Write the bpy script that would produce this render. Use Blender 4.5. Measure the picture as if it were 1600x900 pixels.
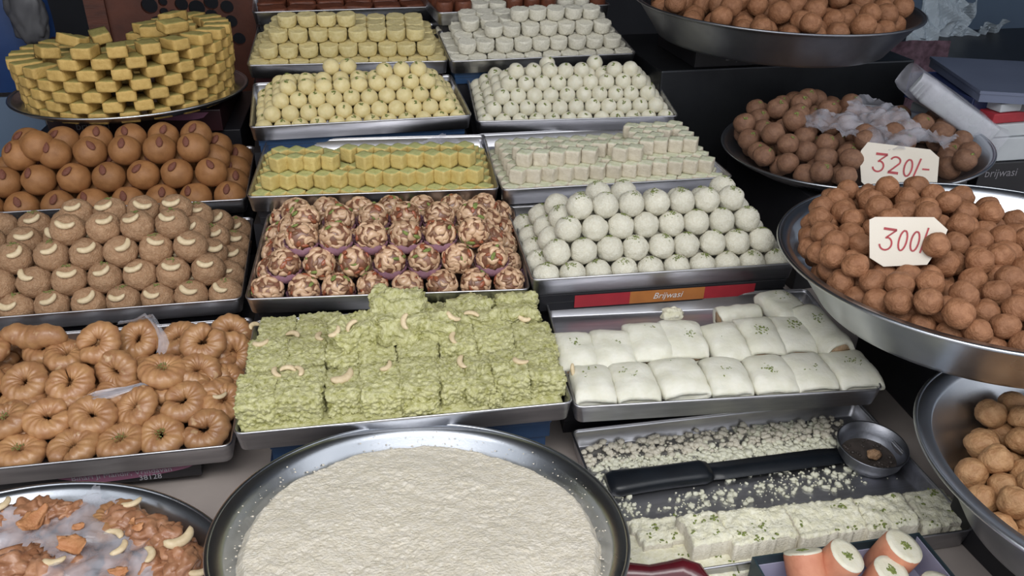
import bpy, bmesh, math, random
import numpy as np
from mathutils import Vector, Matrix, noise

for _o in list(bpy.data.objects):
    bpy.data.objects.remove(_o)
SC = bpy.context.scene
COL = SC.collection
R = math.radians
random.seed(7)
UP = 0.77          # eye height above the counter top (counter top is z = 0)

# ------------------------------------------------------------------ camera
def cam_axes(pitch, yaw, roll):
    p, y, r = R(pitch), R(yaw), R(roll)
    f = Vector((math.sin(y)*math.cos(p), math.cos(y)*math.cos(p), -math.sin(p)))
    rt = Vector((math.cos(y), -math.sin(y), 0))
    up = rt.cross(f)
    return math.cos(r)*rt + math.sin(r)*up, -math.sin(r)*rt + math.cos(r)*up, f
CR, CU, CF = cam_axes(29, 13, 1)
CAM = Vector((0, 0, UP))
cd = bpy.data.cameras.new('camera')
co = bpy.data.objects.new('camera', cd)
COL.objects.link(co)
cd.sensor_width = 36
cd.lens = 36*1300/1600
cd.clip_start = 0.02
co.matrix_world = Matrix(((CR.x, CU.x, -CF.x, 0), (CR.y, CU.y, -CF.y, 0), (CR.z, CU.z, -CF.z, UP), (0, 0, 0, 1)))
SC.camera = co

# ------------------------------------------------------------------ light
W = bpy.data.worlds.new('street_sky')
SC.world = W
W.use_nodes = True
nt = W.node_tree
bg = nt.nodes['Background']
tc = nt.nodes.new('ShaderNodeTexCoord')
sp = nt.nodes.new('ShaderNodeSeparateXYZ')
cr = nt.nodes.new('ShaderNodeValToRGB')
nt.links.new(tc.outputs['Generated'], sp.inputs[0])
nt.links.new(sp.outputs['Z'], cr.inputs[0])
cr.color_ramp.elements[0].position = 0.0
cr.color_ramp.elements[0].color = (0.55, 0.54, 0.55, 1)
cr.color_ramp.elements[1].position = 0.25
cr.color_ramp.elements[1].color = (0.90, 0.93, 0.98, 1)
nt.links.new(cr.outputs[0], bg.inputs[0])
bg.inputs[1].default_value = 1.35

def area(name, loc, to, sx, sy, power, col):
    d = bpy.data.lights.new(name, 'AREA')
    d.shape = 'RECTANGLE'; d.size = sx; d.size_y = sy; d.energy = power; d.color = col
    o = bpy.data.objects.new(name, d); COL.objects.link(o)
    o.location = loc
    o.rotation_euler = (Vector(to)-Vector(loc)).to_track_quat('-Z', 'Y').to_euler()
    return o
area('overhead_fill', (-0.1, -0.1, 1.62), (0.1, 0.95, 0.1), 1.6, 0.6, 18.5, (1.0, 0.98, 0.96))  # added soft area light above the front

vs = SC.view_settings
vs.view_transform = 'Standard'; vs.look = 'None'; vs.gamma = 1.0; vs.exposure = 0.0
vs.use_curve_mapping = False

# ------------------------------------------------------------------ helpers
def ray(px, py):
    return CF + CR*((px-800)/1300) + CU*((450-py)/1300)
def at_plane(px, py, p0, n):
    d = ray(px, py)
    return CAM + d*((Vector(p0)-CAM).dot(n)/d.dot(n))
def at_z(px, py, z):
    return at_plane(px, py, (0, 0, z), Vector((0, 0, 1)))
def to_px(p):
    q = Vector(p)-CAM
    k = q.dot(CF)
    return 800+1300*q.dot(CR)/k, 450-1300*q.dot(CU)/k

def lin(h):
    h = h.lstrip('#')
    o = []
    for i in (0, 2, 4):
        v = int(h[i:i+2], 16)/255
        o.append(v/12.92 if v <= .04045 else ((v+.055)/1.055)**2.4)
    return (*o, 1)

MATS = {}
def mat(name, c1, c2=None, scale=60, rough=.6, bump=0, bscale=300, metal=0, coat=0, detail=4, vary=0, contrast=(.35, .65),
        alpha=1, trans=0, aniso=None, sss=0, c3=None, c3t=.62, rvar=0, spec=.5):
    m = bpy.data.materials.new(name); m.use_nodes = True
    n = m.node_tree; b = n.nodes['Principled BSDF']
    b.inputs['Roughness'].default_value = rough
    b.inputs['Metallic'].default_value = metal
    b.inputs['Specular IOR Level'].default_value = spec
    if coat:
        b.inputs['Coat Weight'].default_value = coat; b.inputs['Coat Roughness'].default_value = .15
    if alpha < 1: b.inputs['Alpha'].default_value = alpha
    if trans: b.inputs['Transmission Weight'].default_value = trans
    if sss:
        b.inputs['Subsurface Weight'].default_value = sss; b.inputs['Subsurface Radius'].default_value = (.006, .004, .003)
        b.inputs['Subsurface Scale'].default_value = 1
    a = lin(c1); b.inputs['Base Color'].default_value = a
    tcn = n.nodes.new('ShaderNodeTexCoord'); oi = n.nodes.new('ShaderNodeObjectInfo')
    mul = n.nodes.new('ShaderNodeMath'); mul.operation = 'MULTIPLY'; mul.inputs[1].default_value = 13.7
    add = n.nodes.new('ShaderNodeVectorMath'); add.operation = 'ADD'
    n.links.new(oi.outputs['Random'], mul.inputs[0]); n.links.new(tcn.outputs['Object'], add.inputs[0]); n.links.new(mul.outputs[0], add.inputs[1])
    vec = add.outputs[0]
    if aniso:
        mp = n.nodes.new('ShaderNodeMapping'); mp.inputs['Scale'].default_value = aniso
        n.links.new(vec, mp.inputs[0]); vec = mp.outputs[0]
    col = None
    if c2:
        t = n.nodes.new('ShaderNodeTexNoise'); t.inputs['Scale'].default_value = scale; t.inputs['Detail'].default_value = detail
        n.links.new(vec, t.inputs['Vector'])
        r = n.nodes.new('ShaderNodeValToRGB')
        r.color_ramp.elements[0].position = contrast[0]; r.color_ramp.elements[0].color = a
        r.color_ramp.elements[1].position = contrast[1]; r.color_ramp.elements[1].color = lin(c2)
        if c3:
            e = r.color_ramp.elements.new(c3t if c3t > contrast[1] else contrast[1]+.03); e.color = lin(c3)
        n.links.new(t.outputs[0], r.inputs[0]); col = r.outputs[0]
        if rvar:
            mr = n.nodes.new('ShaderNodeMapRange'); mr.inputs['To Min'].default_value = rough-rvar; mr.inputs['To Max'].default_value = rough+rvar
            n.links.new(t.outputs[0], mr.inputs[0]); n.links.new(mr.outputs[0], b.inputs['Roughness'])
    if vary:
        h = n.nodes.new('ShaderNodeHueSaturation')
        mr = n.nodes.new('ShaderNodeMapRange'); mr.inputs['To Min'].default_value = 1-vary; mr.inputs['To Max'].default_value = 1+vary
        n.links.new(oi.outputs['Random'], mr.inputs[0]); n.links.new(mr.outputs[0], h.inputs['Value'])
        if col: n.links.new(col, h.inputs['Color'])
        else: h.inputs['Color'].default_value = a
        col = h.outputs[0]
    if col: n.links.new(col, b.inputs['Base Color'])
    if bump:
        t2 = n.nodes.new('ShaderNodeTexNoise'); t2.inputs['Scale'].default_value = bscale; t2.inputs['Detail'].default_value = 4
        n.links.new(vec, t2.inputs['Vector'])
        bp = n.nodes.new('ShaderNodeBump'); bp.inputs['Strength'].default_value = min(1, bump); bp.inputs['Distance'].default_value = .002*max(1, bump)
        n.links.new(t2.outputs[0], bp.inputs['Height']); n.links.new(bp.outputs[0], b.inputs['Normal'])
    MATS[name] = m
    return m

mat('steel', '#CFCFD3', '#B9B9BE', 14, .34, .05, 900, metal=1, rvar=.10, aniso=(1, 8, 8))
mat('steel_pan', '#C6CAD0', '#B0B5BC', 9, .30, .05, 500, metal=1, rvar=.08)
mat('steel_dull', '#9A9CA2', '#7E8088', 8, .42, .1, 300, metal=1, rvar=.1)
mat('milk_yellow', '#DCCE9E', '#D2C28C', 90, .62, .35, 420, vary=.05, sss=.15)
mat('milk_yellow_rough', '#D8CA98', '#CEBE86', 150, .7, .6, 500, vary=.06)
mat('milk_white', '#DCD8C6', '#D2CDB6', 90, .6, .3, 420, vary=.04, sss=.15)
mat('coconut', '#DDDACB', '#D2CDBA', 300, .8, .9, 700, vary=.04)
mat('coconut_cool', '#DEDACB', '#D0CCBC', 300, .8, .8, 600, vary=.04)
mat('pistachio', '#8A9450', '#67753A', 300, .8, .6, 800)
mat('peda', '#9E6F44', '#8E6139', 70, .6, .3, 500, vary=.09)
mat('laddu', '#B29070', '#9C7858', 260, .75, 1.0, 500, vary=.08, c3='#C29A70', c3t=.75)
mat('cashew', '#D9C6A4', '#CDB892', 200, .5, .1, 400, vary=.06)
mat('almond', '#7E4C3A', '#66392A', 250, .6, .4, 600, aniso=(1, 4, 4))
mat('nut_core', '#6E4A38', '#8A5E48', 90, .35, .3, 300, coat=.4)
mat('candied', '#A0563A', '#8A5438', 120, .35, .1, 300, coat=.3)
mat('nut_tan', '#CDAC8C', '#BA9676', 90, .35, .15, 300, coat=.3, vary=.12)
mat('nut_dark', '#7E5A42', '#8E6A50', 120, .45, .1, 300, coat=.2)
mat('pink_paper', '#B58CA0', '#A67C92', 60, .7, .2, 150)
mat('green_slab', '#CCC99C', '#ABA96C', 160, .55, 1.0, 480, c3='#918F4E', c3t=.68, vary=.05)  # darker mottling partly paints in shadows between the granules
mat('roll_skin', '#DFDDD0', '#D3D1BF', 45, .55, .35, 200, vary=.03, sss=.1)
mat('roll_filling', '#C4A888', '#B39474', 150, .7, .6, 400)
mat('balushahi', '#B4885C', '#9E704C', 55, .42, .35, 160, coat=.25, vary=.09, c3='#C29F78', c3t=.72)
mat('syrup_brown', '#AE8060', '#966648', 70, .4, .5, 200, coat=.25, vary=.1)
mat('crust_orange', '#C08A5E', '#AE744A', 90, .6, .6, 300)
mat('rabri', '#E2DBCD', '#D6CDB9', 150, .5, 1.0, 330, c3='#E6E1D4', c3t=.7)
mat('milk_cake', '#E2DFCC', '#D8D4B8', 130, .65, 1.0, 260)
mat('milk_cake_cut', '#D6D0C0', '#CBC4B2', 260, .7, .8, 450)
mat('crumb', '#DEDDCB', '#D0CFB8', 200, .7, .4, 400)
mat('churma', '#9A6C4C', '#84583A', 120, .68, .8, 330, vary=.12)
mat('churma_light', '#B58C62', '#A1754E', 120, .6, .8, 330, vary=.08, c3='#C79868', c3t=.75)
mat('churma_dull', '#836049', '#704F3C', 120, .7, .6, 330, vary=.08)
mat('barfi_yellow', '#CBAA64', '#BF9D58', 120, .65, .5, 400, vary=.06)
mat('barfi_top', '#A99C5E', '#999052', 160, .7, .6, 400, vary=.05)
mat('cube_yellow', '#D0BC78', '#C8B06C', 120, .65, .5, 400, vary=.05)
mat('cube_top', '#B8B67C', '#A8AC6E', 200, .7, .6, 400, vary=.05)
mat('cube_white', '#D2C9B6', '#C6BCA8', 120, .65, .5, 400, vary=.05)
mat('cube_white_top', '#D3D3BE', '#C2C5A4', 160, .7, .6, 400, vary=.04)
mat('cocoa', '#6E3E2A', '#5C3222', 80, .5, .3, 300)
mat('pink_orange', '#C98A6C', '#BE7C60', 60, .55, .3, 200, vary=.05)
mat('card', '#D9D2C6', '#D0C8BA', 8, .6, .1, 400)
mat('red_ink', '#A8242E', '#8E1C28', 90, .5)
mat('counter_stone', '#A69C96', '#948B86', 7, .4, .1, 80, c3='#B4ACA6', c3t=.7)
mat('carton_black', '#1B1B1F', '#212125', 20, .4)
mat('carton_maroon', '#32171C', '#2A1418', 20, .4)
mat('carton_blue', '#263E5E', '#2B486C', 20, .45)
mat('carton_pink', '#8C5C74', '#805268', 20, .45)
mat('carton_red', '#9A2630', '#8E222C', 40, .5)
mat('carton_orange', '#A86A34', '#9E6230', 40, .5)
mat('carton_green', '#26343A', '#2C3C42', 20, .45)
mat('lavender_paper', '#A8A6BC', '#A09EB4', 30, .6, .1, 100)
mat('print_white', '#C9C6C4')
mat('print_grey', '#77757A')
mat('print_dim', '#A09EA4')
mat('riser_dark', '#1C1C20', '#24242A', 12, .45, .1, 100)
mat('knife_black', '#12161C', '#161B22', 30, .38, .1, 200)
mat('wood_red', '#5E3222', '#4C281C', 14, .5, .3, 60, aniso=(1, 1, 6))
mat('wall_dark', '#33343A', '#2B2C32', 4, .8, .2, 30)
mat('wall_blue', '#586A80', '#607288', 3, .7, .1, 30)
mat('ceiling_dark', '#77787C', '#6C6E74', 3, .85)
mat('floor_dark', '#3C3836', '#45403C', 6, .7)
mat('blue_sheet', '#1C3F74', '#17366A', 12, .45, .4, 30)
mat('paper', '#AEBAC4', '#A2AEB8', 30, .7, .2, 60)
mat('scale_plate', '#6C748A', '#646C82', 9, .4, .05, 200, metal=.4)
mat('steel_old', '#4A4C50', '#3C3E42', 6, .45, .1, 200, metal=.9, rvar=.1)
mat('plastic_white', '#B4B9BC', '#A6ABB0', 14, .35)
mat('plastic_grey', '#5A5A5C', '#505054', 14, .4)
mat('cloth_maroon', '#3E2A34', '#5C4450', 60, .8, .6, 90)
mat('packet_red', '#5E1820', '#4C141C', 30, .25, .2, 60, coat=.5)
mat('navy', '#1A2446', '#1E2A50', 30, .4)
mat('residue_dark', '#4C4440', '#3A3430', 80, .5, .5, 200)

def film_mat(name, c, alpha, rough):
    m = bpy.data.materials.new(name); m.use_nodes = True
    n = m.node_tree; b = n.nodes['Principled BSDF']
    b.inputs['Base Color'].default_value = lin(c); b.inputs['Roughness'].default_value = rough
    b.inputs['Specular IOR Level'].default_value = .8
    tcn = n.nodes.new('ShaderNodeTexCoord'); t = n.nodes.new('ShaderNodeTexNoise'); t.inputs['Scale'].default_value = 22; t.inputs['Detail'].default_value = 6
    mr = n.nodes.new('ShaderNodeMapRange'); mr.inputs['From Min'].default_value = .3; mr.inputs['From Max'].default_value = .7
    mr.inputs['To Min'].default_value = max(0, alpha-.22); mr.inputs['To Max'].default_value = min(1, alpha+.22)
    n.links.new(tcn.outputs['Object'], t.inputs['Vector']); n.links.new(t.outputs[0], mr.inputs[0]); n.links.new(mr.outputs[0], b.inputs['Alpha'])
    bp = n.nodes.new('ShaderNodeBump'); bp.inputs['Strength'].default_value = .6; bp.inputs['Distance'].default_value = .004
    n.links.new(t.outputs[0], bp.inputs['Height']); n.links.new(bp.outputs[0], b.inputs['Normal'])
    MATS[name] = m
film_mat('film', '#CBCBD4', .40, .16)
film_mat('film_thin', '#C4C4CE', .40, .18)

def mesh(name, verts, faces, mats, fm=None, smooth=True):
    me = bpy.data.meshes.new(name)
    me.from_pydata([tuple(v) for v in verts], [], [tuple(f) for f in faces])
    if isinstance(mats, str): mats = [mats]
    for m in mats: me.materials.append(MATS[m])
    if fm is not None: me.polygons.foreach_set('material_index', fm)
    if smooth: me.polygons.foreach_set('use_smooth', [True]*len(me.polygons))
    me.update()
    return me

MLOC = {}
def ml(o): return MLOC[o.name]
def new(name, me, M=None, parent=None, label=None, cat=None, group=None, kind=None):
    o = bpy.data.objects.new(name, me); COL.objects.link(o)
    if parent is not None: o.parent = parent
    if M is not None:
        if isinstance(M, Matrix): o.matrix_local = M
        else: o.location = M
    MLOC[o.name] = M.copy() if isinstance(M, Matrix) else Matrix.Translation(M or (0, 0, 0))
    if label: o['label'] = label
    if cat: o['category'] = cat
    if group: o['group'] = group
    if kind: o['kind'] = kind
    return o

class MB:
    """collects shapes into one mesh"""
    def __init__(s): s.v = []; s.f = []; s.m = []
    def add(s, v, f, mi=0):
        k = len(s.v); s.v += [tuple(a) for a in v]; s.f += [tuple(i+k for i in a) for a in f]; s.m += [mi]*len(f)
    def box(s, x0, x1, y0, y1, z0, z1, mi=0, M=None, bev=0):
        if bev:
            bm = bmesh.new(); bmesh.ops.create_cube(bm, size=1)
            for q in bm.verts: q.co = Vector(((x0+x1)/2+q.co.x*(x1-x0), (y0+y1)/2+q.co.y*(y1-y0), (z0+z1)/2+q.co.z*(z1-z0)))
            bmesh.ops.bevel(bm, geom=bm.edges[:], offset=bev, segments=2, affect='EDGES', profile=.6)
            v = [q.co.copy() for q in bm.verts]; f = [[q.index for q in p.verts] for p in bm.faces]; bm.free()
        else:
            v = [Vector((x, y, z)) for z in (z0, z1) for y in (y0, y1) for x in (x0, x1)]
            f = [(0, 2, 3, 1), (4, 5, 7, 6), (0, 1, 5, 4), (2, 6, 7, 3), (0, 4, 6, 2), (1, 3, 7, 5)]
        if M is not None: v = [M @ a for a in v]
        s.add(v, f, mi)
    def loft(s, loops, closed=True, cap0=False, cap1=False, mi=0):
        n = len(loops[0]); v = [p for l in loops for p in l]; f = []
        for i in range(len(loops)-1):
            for j in range(n if closed else n-1):
                k = (j+1) % n
                f.append((i*n+j, i*n+k, (i+1)*n+k, (i+1)*n+j))
        if cap0: f.append(tuple(range(n))[::-1])
        if cap1: f.append(tuple((len(loops)-1)*n+j for j in range(n)))
        s.add(v, f, mi)
    def lathe(s, prof, n=96, mi=0):
        s.loft([[Vector((r*math.cos(2*math.pi*j/n), r*math.sin(2*math.pi*j/n), z)) for j in range(n)] for r, z in prof], mi=mi)
    def tube(s, path, rad, n=8, closed=False, mi=0):
        loops = []; L = len(path)
        for i, p in enumerate(path):
            p = Vector(p); a = Vector(path[(i-1) % L] if (closed or i) else path[0]); b = Vector(path[(i+1) % L] if (closed or i < L-1) else path[-1])
            t = (b-a).normalized(); u = t.orthogonal() if abs(t.z) > .95 else t.cross(Vector((0, 0, 1))).normalized(); w = t.cross(u).normalized(); u = u.normalized()
            r = rad[i] if isinstance(rad, (list, tuple)) else rad
            loops.append([p+u*r*math.cos(2*math.pi*k/n)+w*r*math.sin(2*math.pi*k/n) for k in range(n)])
        if closed: loops.append(loops[0])
        s.loft(loops, cap0=not closed, cap1=not closed, mi=mi)
    def mesh(s, name, mats, smooth=True): return mesh(name, s.v, s.f, mats, s.m, smooth)

_ico = {}
def ico(n):
    if n not in _ico:
        bm = bmesh.new(); bmesh.ops.create_icosphere(bm, subdivisions=n, radius=1)
        _ico[n] = ([v.co.copy() for v in bm.verts], [[v.index for v in f.verts] for f in bm.faces]); bm.free()
    return _ico[n]
def blob(rx, ry, rz, n=4, amp=0, f=2, amp2=0, f2=10, seed=0, squash=None, ridged=False):
    """a sphere with lumps; amplitudes are fractions of the radius"""
    off = Vector((seed*3.1, seed*1.7, seed*7.3)); vs_, fs = ico(n); o = []
    for v in vs_:
        k = 1+amp*noise.noise(v*f+off)
        if amp2:
            q = noise.noise(v*f2+off*2)
            k += amp2*(abs(q)*2-.5 if ridged else q)
        p = Vector((v.x*rx, v.y*ry, v.z*rz))*k
        if squash: p = squash(p)
        o.append(p)
    return o, fs

def rrect(hx, y0, y1, z, r, n=4):
    pts = []
    for cx, cy, a0 in ((hx-r, y0+r, -90), (hx-r, y1-r, 0), (-hx+r, y1-r, 90), (-hx+r, y0+r, 180)):
        for k in range(n+1):
            a = R(a0+90*k/n); pts.append(Vector((cx+r*math.cos(a), cy+r*math.sin(a), z)))
    return pts

ORD = ['', 'first', 'second', 'third', 'fourth', 'fifth', 'sixth', 'seventh', 'eighth', 'ninth', 'tenth', 'eleventh', 'twelfth', 'thirteenth',
       'fourteenth', 'fifteenth', 'sixteenth', 'seventeenth', 'eighteenth', 'nineteenth', 'twentieth']
def ordn(k):
    if k < len(ORD): return ORD[k]
    t = {2: 'twenty', 3: 'thirty', 4: 'forty', 5: 'fifty', 6: 'sixty', 7: 'seventy', 8: 'eighty', 9: 'ninety'}[k//10]
    return t+'-'+ORD[k % 10] if k % 10 else t[:-1]+'ieth'

def occluded(c, r, P, rad, eye):
    """True if the sphere (c, r) is hidden from eye by the spheres P of radius rad"""
    d = eye-c; L = np.linalg.norm(d); d = d/L
    a = np.cross(d, [0, 0, 1]); a /= np.linalg.norm(a); b = np.cross(a, d)
    for t in range(13):
        if t == 0: s = c+d*r
        else:
            an = t*2.4; k = .55 if t % 2 else .88
            s = c+r*(math.cos(an)*k*a+math.sin(an)*k*b+math.sqrt(1-k*k)*d)
        v = eye-s; l = np.linalg.norm(v); v = v/l
        w = P-s; tt = w@v
        q = np.linalg.norm(w-np.outer(tt, v), axis=1)
        if not np.any((q < rad*.96) & (tt > 0)): return False
    return True
EYES = [np.array([0, 0, UP]), np.array([-.35, .05, UP]), np.array([.35, .05, UP]), np.array([0, .1, UP+.25])]
def cull(pts, rad):
    P = np.array([list(p) for p in pts]); keep = []
    for i, p in enumerate(P):
        Q = np.delete(P, i, 0)
        if len(Q) == 0 or any(not occluded(p, rad, Q, rad, e) for e in EYES): keep.append(i)
    return keep
# ------------------------------------------------------------------ the shop around the counter
def slab(name, x0, x1, y0, y1, z0, z1, m, kind='structure', parent=None):
    b = MB(); b.box(x0, x1, y0, y1, z0, z1); return new(name, b.mesh(name, m, False), kind=kind, parent=parent)
slab('floor', -2.4, 3.4, -2.5, 4.3, -.90, -.85, 'floor_dark')
slab('wall_back', -2.4, 3.4, 4.2, 4.3, -.85, 2.3, 'wall_dark')
slab('wall_left', -2.4, -2.3, .4, 4.2, -.85, 2.3, 'wall_dark')
slab('wall_right', 3.3, 3.4, .4, 4.2, -.85, 2.3, 'wall_blue')
slab('ceiling', -2.4, 3.4, .55, 4.3, 2.3, 2.36, 'ceiling_dark')

def thing(o, label, cat, group=None):
    o['label'] = label; o['category'] = cat
    if group: o['group'] = group
    return o

# counter: stone top on a closed base
b = MB(); b.box(-1.5, 2.3, .22, 3.3, -.045, 0, bev=.006)
counter = thing(new('counter_top', b.mesh('counter_top', 'counter_stone', False)), 'mottled grey-brown stone counter top under all the trays and pans', 'counter')
b = MB(); b.box(-1.45, 2.25, .30, 3.25, -.85, -.045); new('counter_base', b.mesh('counter_base', 'carton_black', False), parent=counter)

# ------------------------------------------------------------------ trays
H = .028
TR = {  # rim pixels of the front edge, measured; width, depth and tilt follow
 'A0': (394, 20, 681, 11), 'A1': (385, 103, 701, 96), 'A2': (389.5, 200, 737.5, 181), 'A3': (385, 309, 780, 296), 'A4': (382, 469, 829, 453), 'A5': (364, 680, 896, 630),
 'B0': (685, 21, 955, 8), 'B1': (704, 97, 995, 84), 'B2': (744, 191, 1061, 182), 'B3': (785, 298, 1146, 277), 'B4': (832, 439, 1247, 412), 'B5': (898, 638, 1382, 609)}
class Tray: pass
T = {}
def add_tray(key, A, B, back=None, tilt=None, D=None):
    t = Tray(); A = Vector(A); B = Vector(B); t.W = (B-A).length
    ux = (B-A).normalized(); uy = Vector((-ux.y, ux.x, 0)).normalized()
    t.A, t.B = A, B
    t.D = D; t.tilt = tilt
    uy = (uy*math.cos(tilt)+Vector((0, 0, 1))*math.sin(tilt)).normalized(); uz = ux.cross(uy).normalized()
    O = (A+B)/2-uz*H
    t.M = Matrix(((ux.x, uy.x, uz.x, O.x), (ux.y, uy.y, uz.y, O.y), (ux.z, uy.z, uz.z, O.z), (0, 0, 0, 1)))
    t.uz = uz; T[key] = t
    return t
def P(t, u, v, w):      # u from the left rim, v back from the front rim, w above the tray floor
    return t.M @ Vector((u-t.W/2, v, w))
def UV(t, px, py, w):   # the tray point under a picture point at height w
    p = at_plane(px, py, t.M @ Vector((0, 0, w)), t.uz); q = t.M.inverted() @ p
    return q.x+t.W/2, q.y
ends = {}
for k, (x0, y0, x1, y1) in TR.items():
    a = ray(x0, y0); c = ray(x1, y1); q = a.z/c.z; s = .42/(a-c*q).length
    ends[k] = (CAM+a*s, CAM+c*(q*s))
def midy(k): return (ends[k][0].y+ends[k][1].y)/2
for col in 'AB':
    for i in range(5, -1, -1):
        k = col+str(i)
        if i: 
            gap = .020 if k == 'B5' else .008
            D = midy(col+str(i-1))-midy(k)+.012; up = ends[col+str(i-1)][0].z-H-gap-ends[k][0].z
            tl = max(0, math.asin(min(.16, up/D)))
        else: D, tl = .22, R(4)
        add_tray(k, *ends[k], tilt=tl, D=D)
for k, corner, left, D, tl in (('C3', (385, 312), (0, 333), .235, 5), ('C4', (378, 468), (0, 497), .275, 4.3), ('C5', (362, 697), (0, 733), .318, .6)):
    d = ray(*corner); p = CAM+d*(-.16/d.x); l = at_z(*left, p.z); u = (l-p).normalized()
    add_tray(k, p+u*.50, p, tilt=R(tl), D=D)
# the low tray at the front of the right-hand column
pr = at_z(1526, 828, .031); pl = pr+Vector((-.44, .012, 0)).normalized()*.44
add_tray('B6', pl, pr, tilt=0, D=.27)

def build_tray(t, label):
    D, W2 = t.D, t.W/2; b = MB(); r = .010; k = .0015
    b.loft([rrect(W2-.004, .004, D-.004, 0, r), rrect(W2-.0008, .0008, D-.0008, H-.002, r), rrect(W2, 0, D, H-.0008, r), rrect(W2-.001, .001, D-.001, H, r),
            rrect(W2-.003, .003, D-.003, H-.0008, r-.002), rrect(W2-.0035, .0035, D-.0035, H-.004, r-.002), rrect(W2-.0062, .0062, D-.0062, .003, r-.003),
            rrect(W2-.0085, .0085, D-.0085, .0015, r-.004)], cap0=True, cap1=True)
    o = new('steel_tray', b.mesh('steel_tray', 'steel'), t.M)
    e = MB(); path = rrect(W2-.0012, .0012, D-.0012, H+.0002, r, 4); e.tube(path, .0017, 6, closed=True)
    new('rolled_rim', e.mesh('rolled_rim', 'steel'), parent=o)
    return thing(o, label, 'tray', 'steel trays of sweets on the stepped counter')
LBL = {'A0': 'steel tray behind the tray of dry yellow cylinder sweets', 'A1': 'steel tray full of flat-topped yellow cylinder sweets', 'A2': 'steel tray full of round yellow milk balls',
 'A3': 'steel tray of small yellow cubes, empty floor showing at its back', 'A4': 'steel tray packed with glossy nut-covered balls', 'A5': 'steel tray heaped with crumbly green slabs, at the front',
 'B0': 'steel tray with brown rolls and white cylinders, topmost of its column', 'B1': 'steel tray full of rough white cylinder sweets', 'B2': 'steel tray full of small round white milk balls',
 'B3': 'steel tray of small white cubes', 'B4': 'steel tray of white coconut balls above the red and orange striped carton', 'B5': 'steel tray of flat white stuffed rolls, half its floor bare',
 'C3': 'steel tray of smooth brown balls with almonds, below the round plate', 'C4': 'steel tray of rough brown balls with cashews', 'C5': 'steel tray of glazed ring doughnuts over the black printed carton',
 'B6': 'steel tray with crumbs, knife and white milk cake, lowest at the front'}
for k, t in T.items(): t.o = build_tray(t, LBL[k])

# cartons under the trays and the dark stepped stand that carries them
def text(s, size, m, M, parent, extrude=.0001, shear=0, align='LEFT'):
    c = bpy.data.curves.new('lettering', 'FONT'); c.body = s; c.size = size; c.extrude = extrude; c.shear = shear; c.align_x = align
    c.resolution_u = 3; tmp = bpy.data.objects.new('tmp', c); COL.objects.link(tmp); bpy.context.view_layer.update()
    me = bpy.data.meshes.new_from_object(tmp.evaluated_get(bpy.context.evaluated_depsgraph_get())); bpy.data.objects.remove(tmp)
    me.materials.clear(); me.materials.append(MATS[m]); return new('lettering', me, M, parent)
stand = thing(bpy.data.objects.new('stepped_stand', None), 'dark stepped stand rising under the rows of trays', 'stand'); COL.objects.link(stand)
def carton(t, x0, x1, y0, y1, h, m, label, top=0, name='sweet_carton'):
    """a flat carton with a lid line, its top flush with the tray bottom (minus top)"""
    b = MB(); b.box(x0+.0015, x1-.0015, y0+.0015, y1, -top-h, -top-h*.52, bev=.001); b.box(x0, x1, y0, y1, -top-h*.5, -top-.0006, bev=.001)
    o = new(name, b.mesh(name, m, False), t.M)
    return thing(o, label, 'box')
def step(t, z, x0, x1, y0, y1):
    """wedge from the counter up to the plane z below the tray bottom"""
    c = [t.M @ Vector((x, y, -z)) for x, y in ((x0, y0), (x1, y0), (x1, y1), (x0, y1))]
    v = c+[Vector((p.x, p.y, 0)) for p in c]
    b = MB(); b.add(v, [(0, 1, 2, 3), (7, 6, 5, 4), (0, 4, 5, 1), (1, 5, 6, 2), (2, 6, 7, 3), (3, 7, 4, 0)]); new('step', b.mesh('step', 'riser_dark', False), parent=stand)
CART = {'A0': 'carton_black', 'A1': 'carton_maroon', 'A2': 'carton_blue', 'A3': 'carton_black', 'A4': 'carton_black', 'B0': 'carton_black', 'B1': 'carton_blue', 'B2': 'carton_black', 'B3': 'carton_black', 'B4': 'carton_black', 'C3': 'carton_black', 'C4': 'carton_black'}
for k, m in CART.items():
    t = T[k]; h = .030
    what = LBL[k].replace('steel tray', 'tray').split(',')[0]
    colr = {'carton_black': 'black', 'carton_maroon': 'dark maroon', 'carton_blue': 'dark blue'}[m]
    t.c = carton(t, -t.W/2+.012, t.W/2-.012, .014 if k != 'B4' else .003, t.D-.03, h, m, 'x')
    t.c['label'] = ' '.join((colr+' flat carton under the '+what.replace(' above the red and orange striped carton', '')).split()[:16])
    t.c['group'] = 'flat cartons under the trays'
    step(t, h+.001, -t.W/2+.0005, t.W/2-.0005, .02, t.D-.035)
# printed strip on the carton under the coconut balls
t = T['B4']; b = MB(); y = .0022; L = -t.W/2+.012
for i, (x0, x1) in enumerate(((.055, .142), (.142, .262), (.262, .345))):
    b.box(L+x0, L+x1, y, y+.002, -.0255, -.0045, mi=(0, 1, 0)[i])
new('printed_band', b.mesh('printed_band', ['carton_red', 'carton_orange'], False), parent=t.c)
text('Brijwasi', .015, 'print_white', Matrix.Translation((L+.202, y-.0006, -.019)) @ Matrix.Rotation(R(90), 4, 'X'), t.c, shear=.3, align='CENTER')
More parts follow.
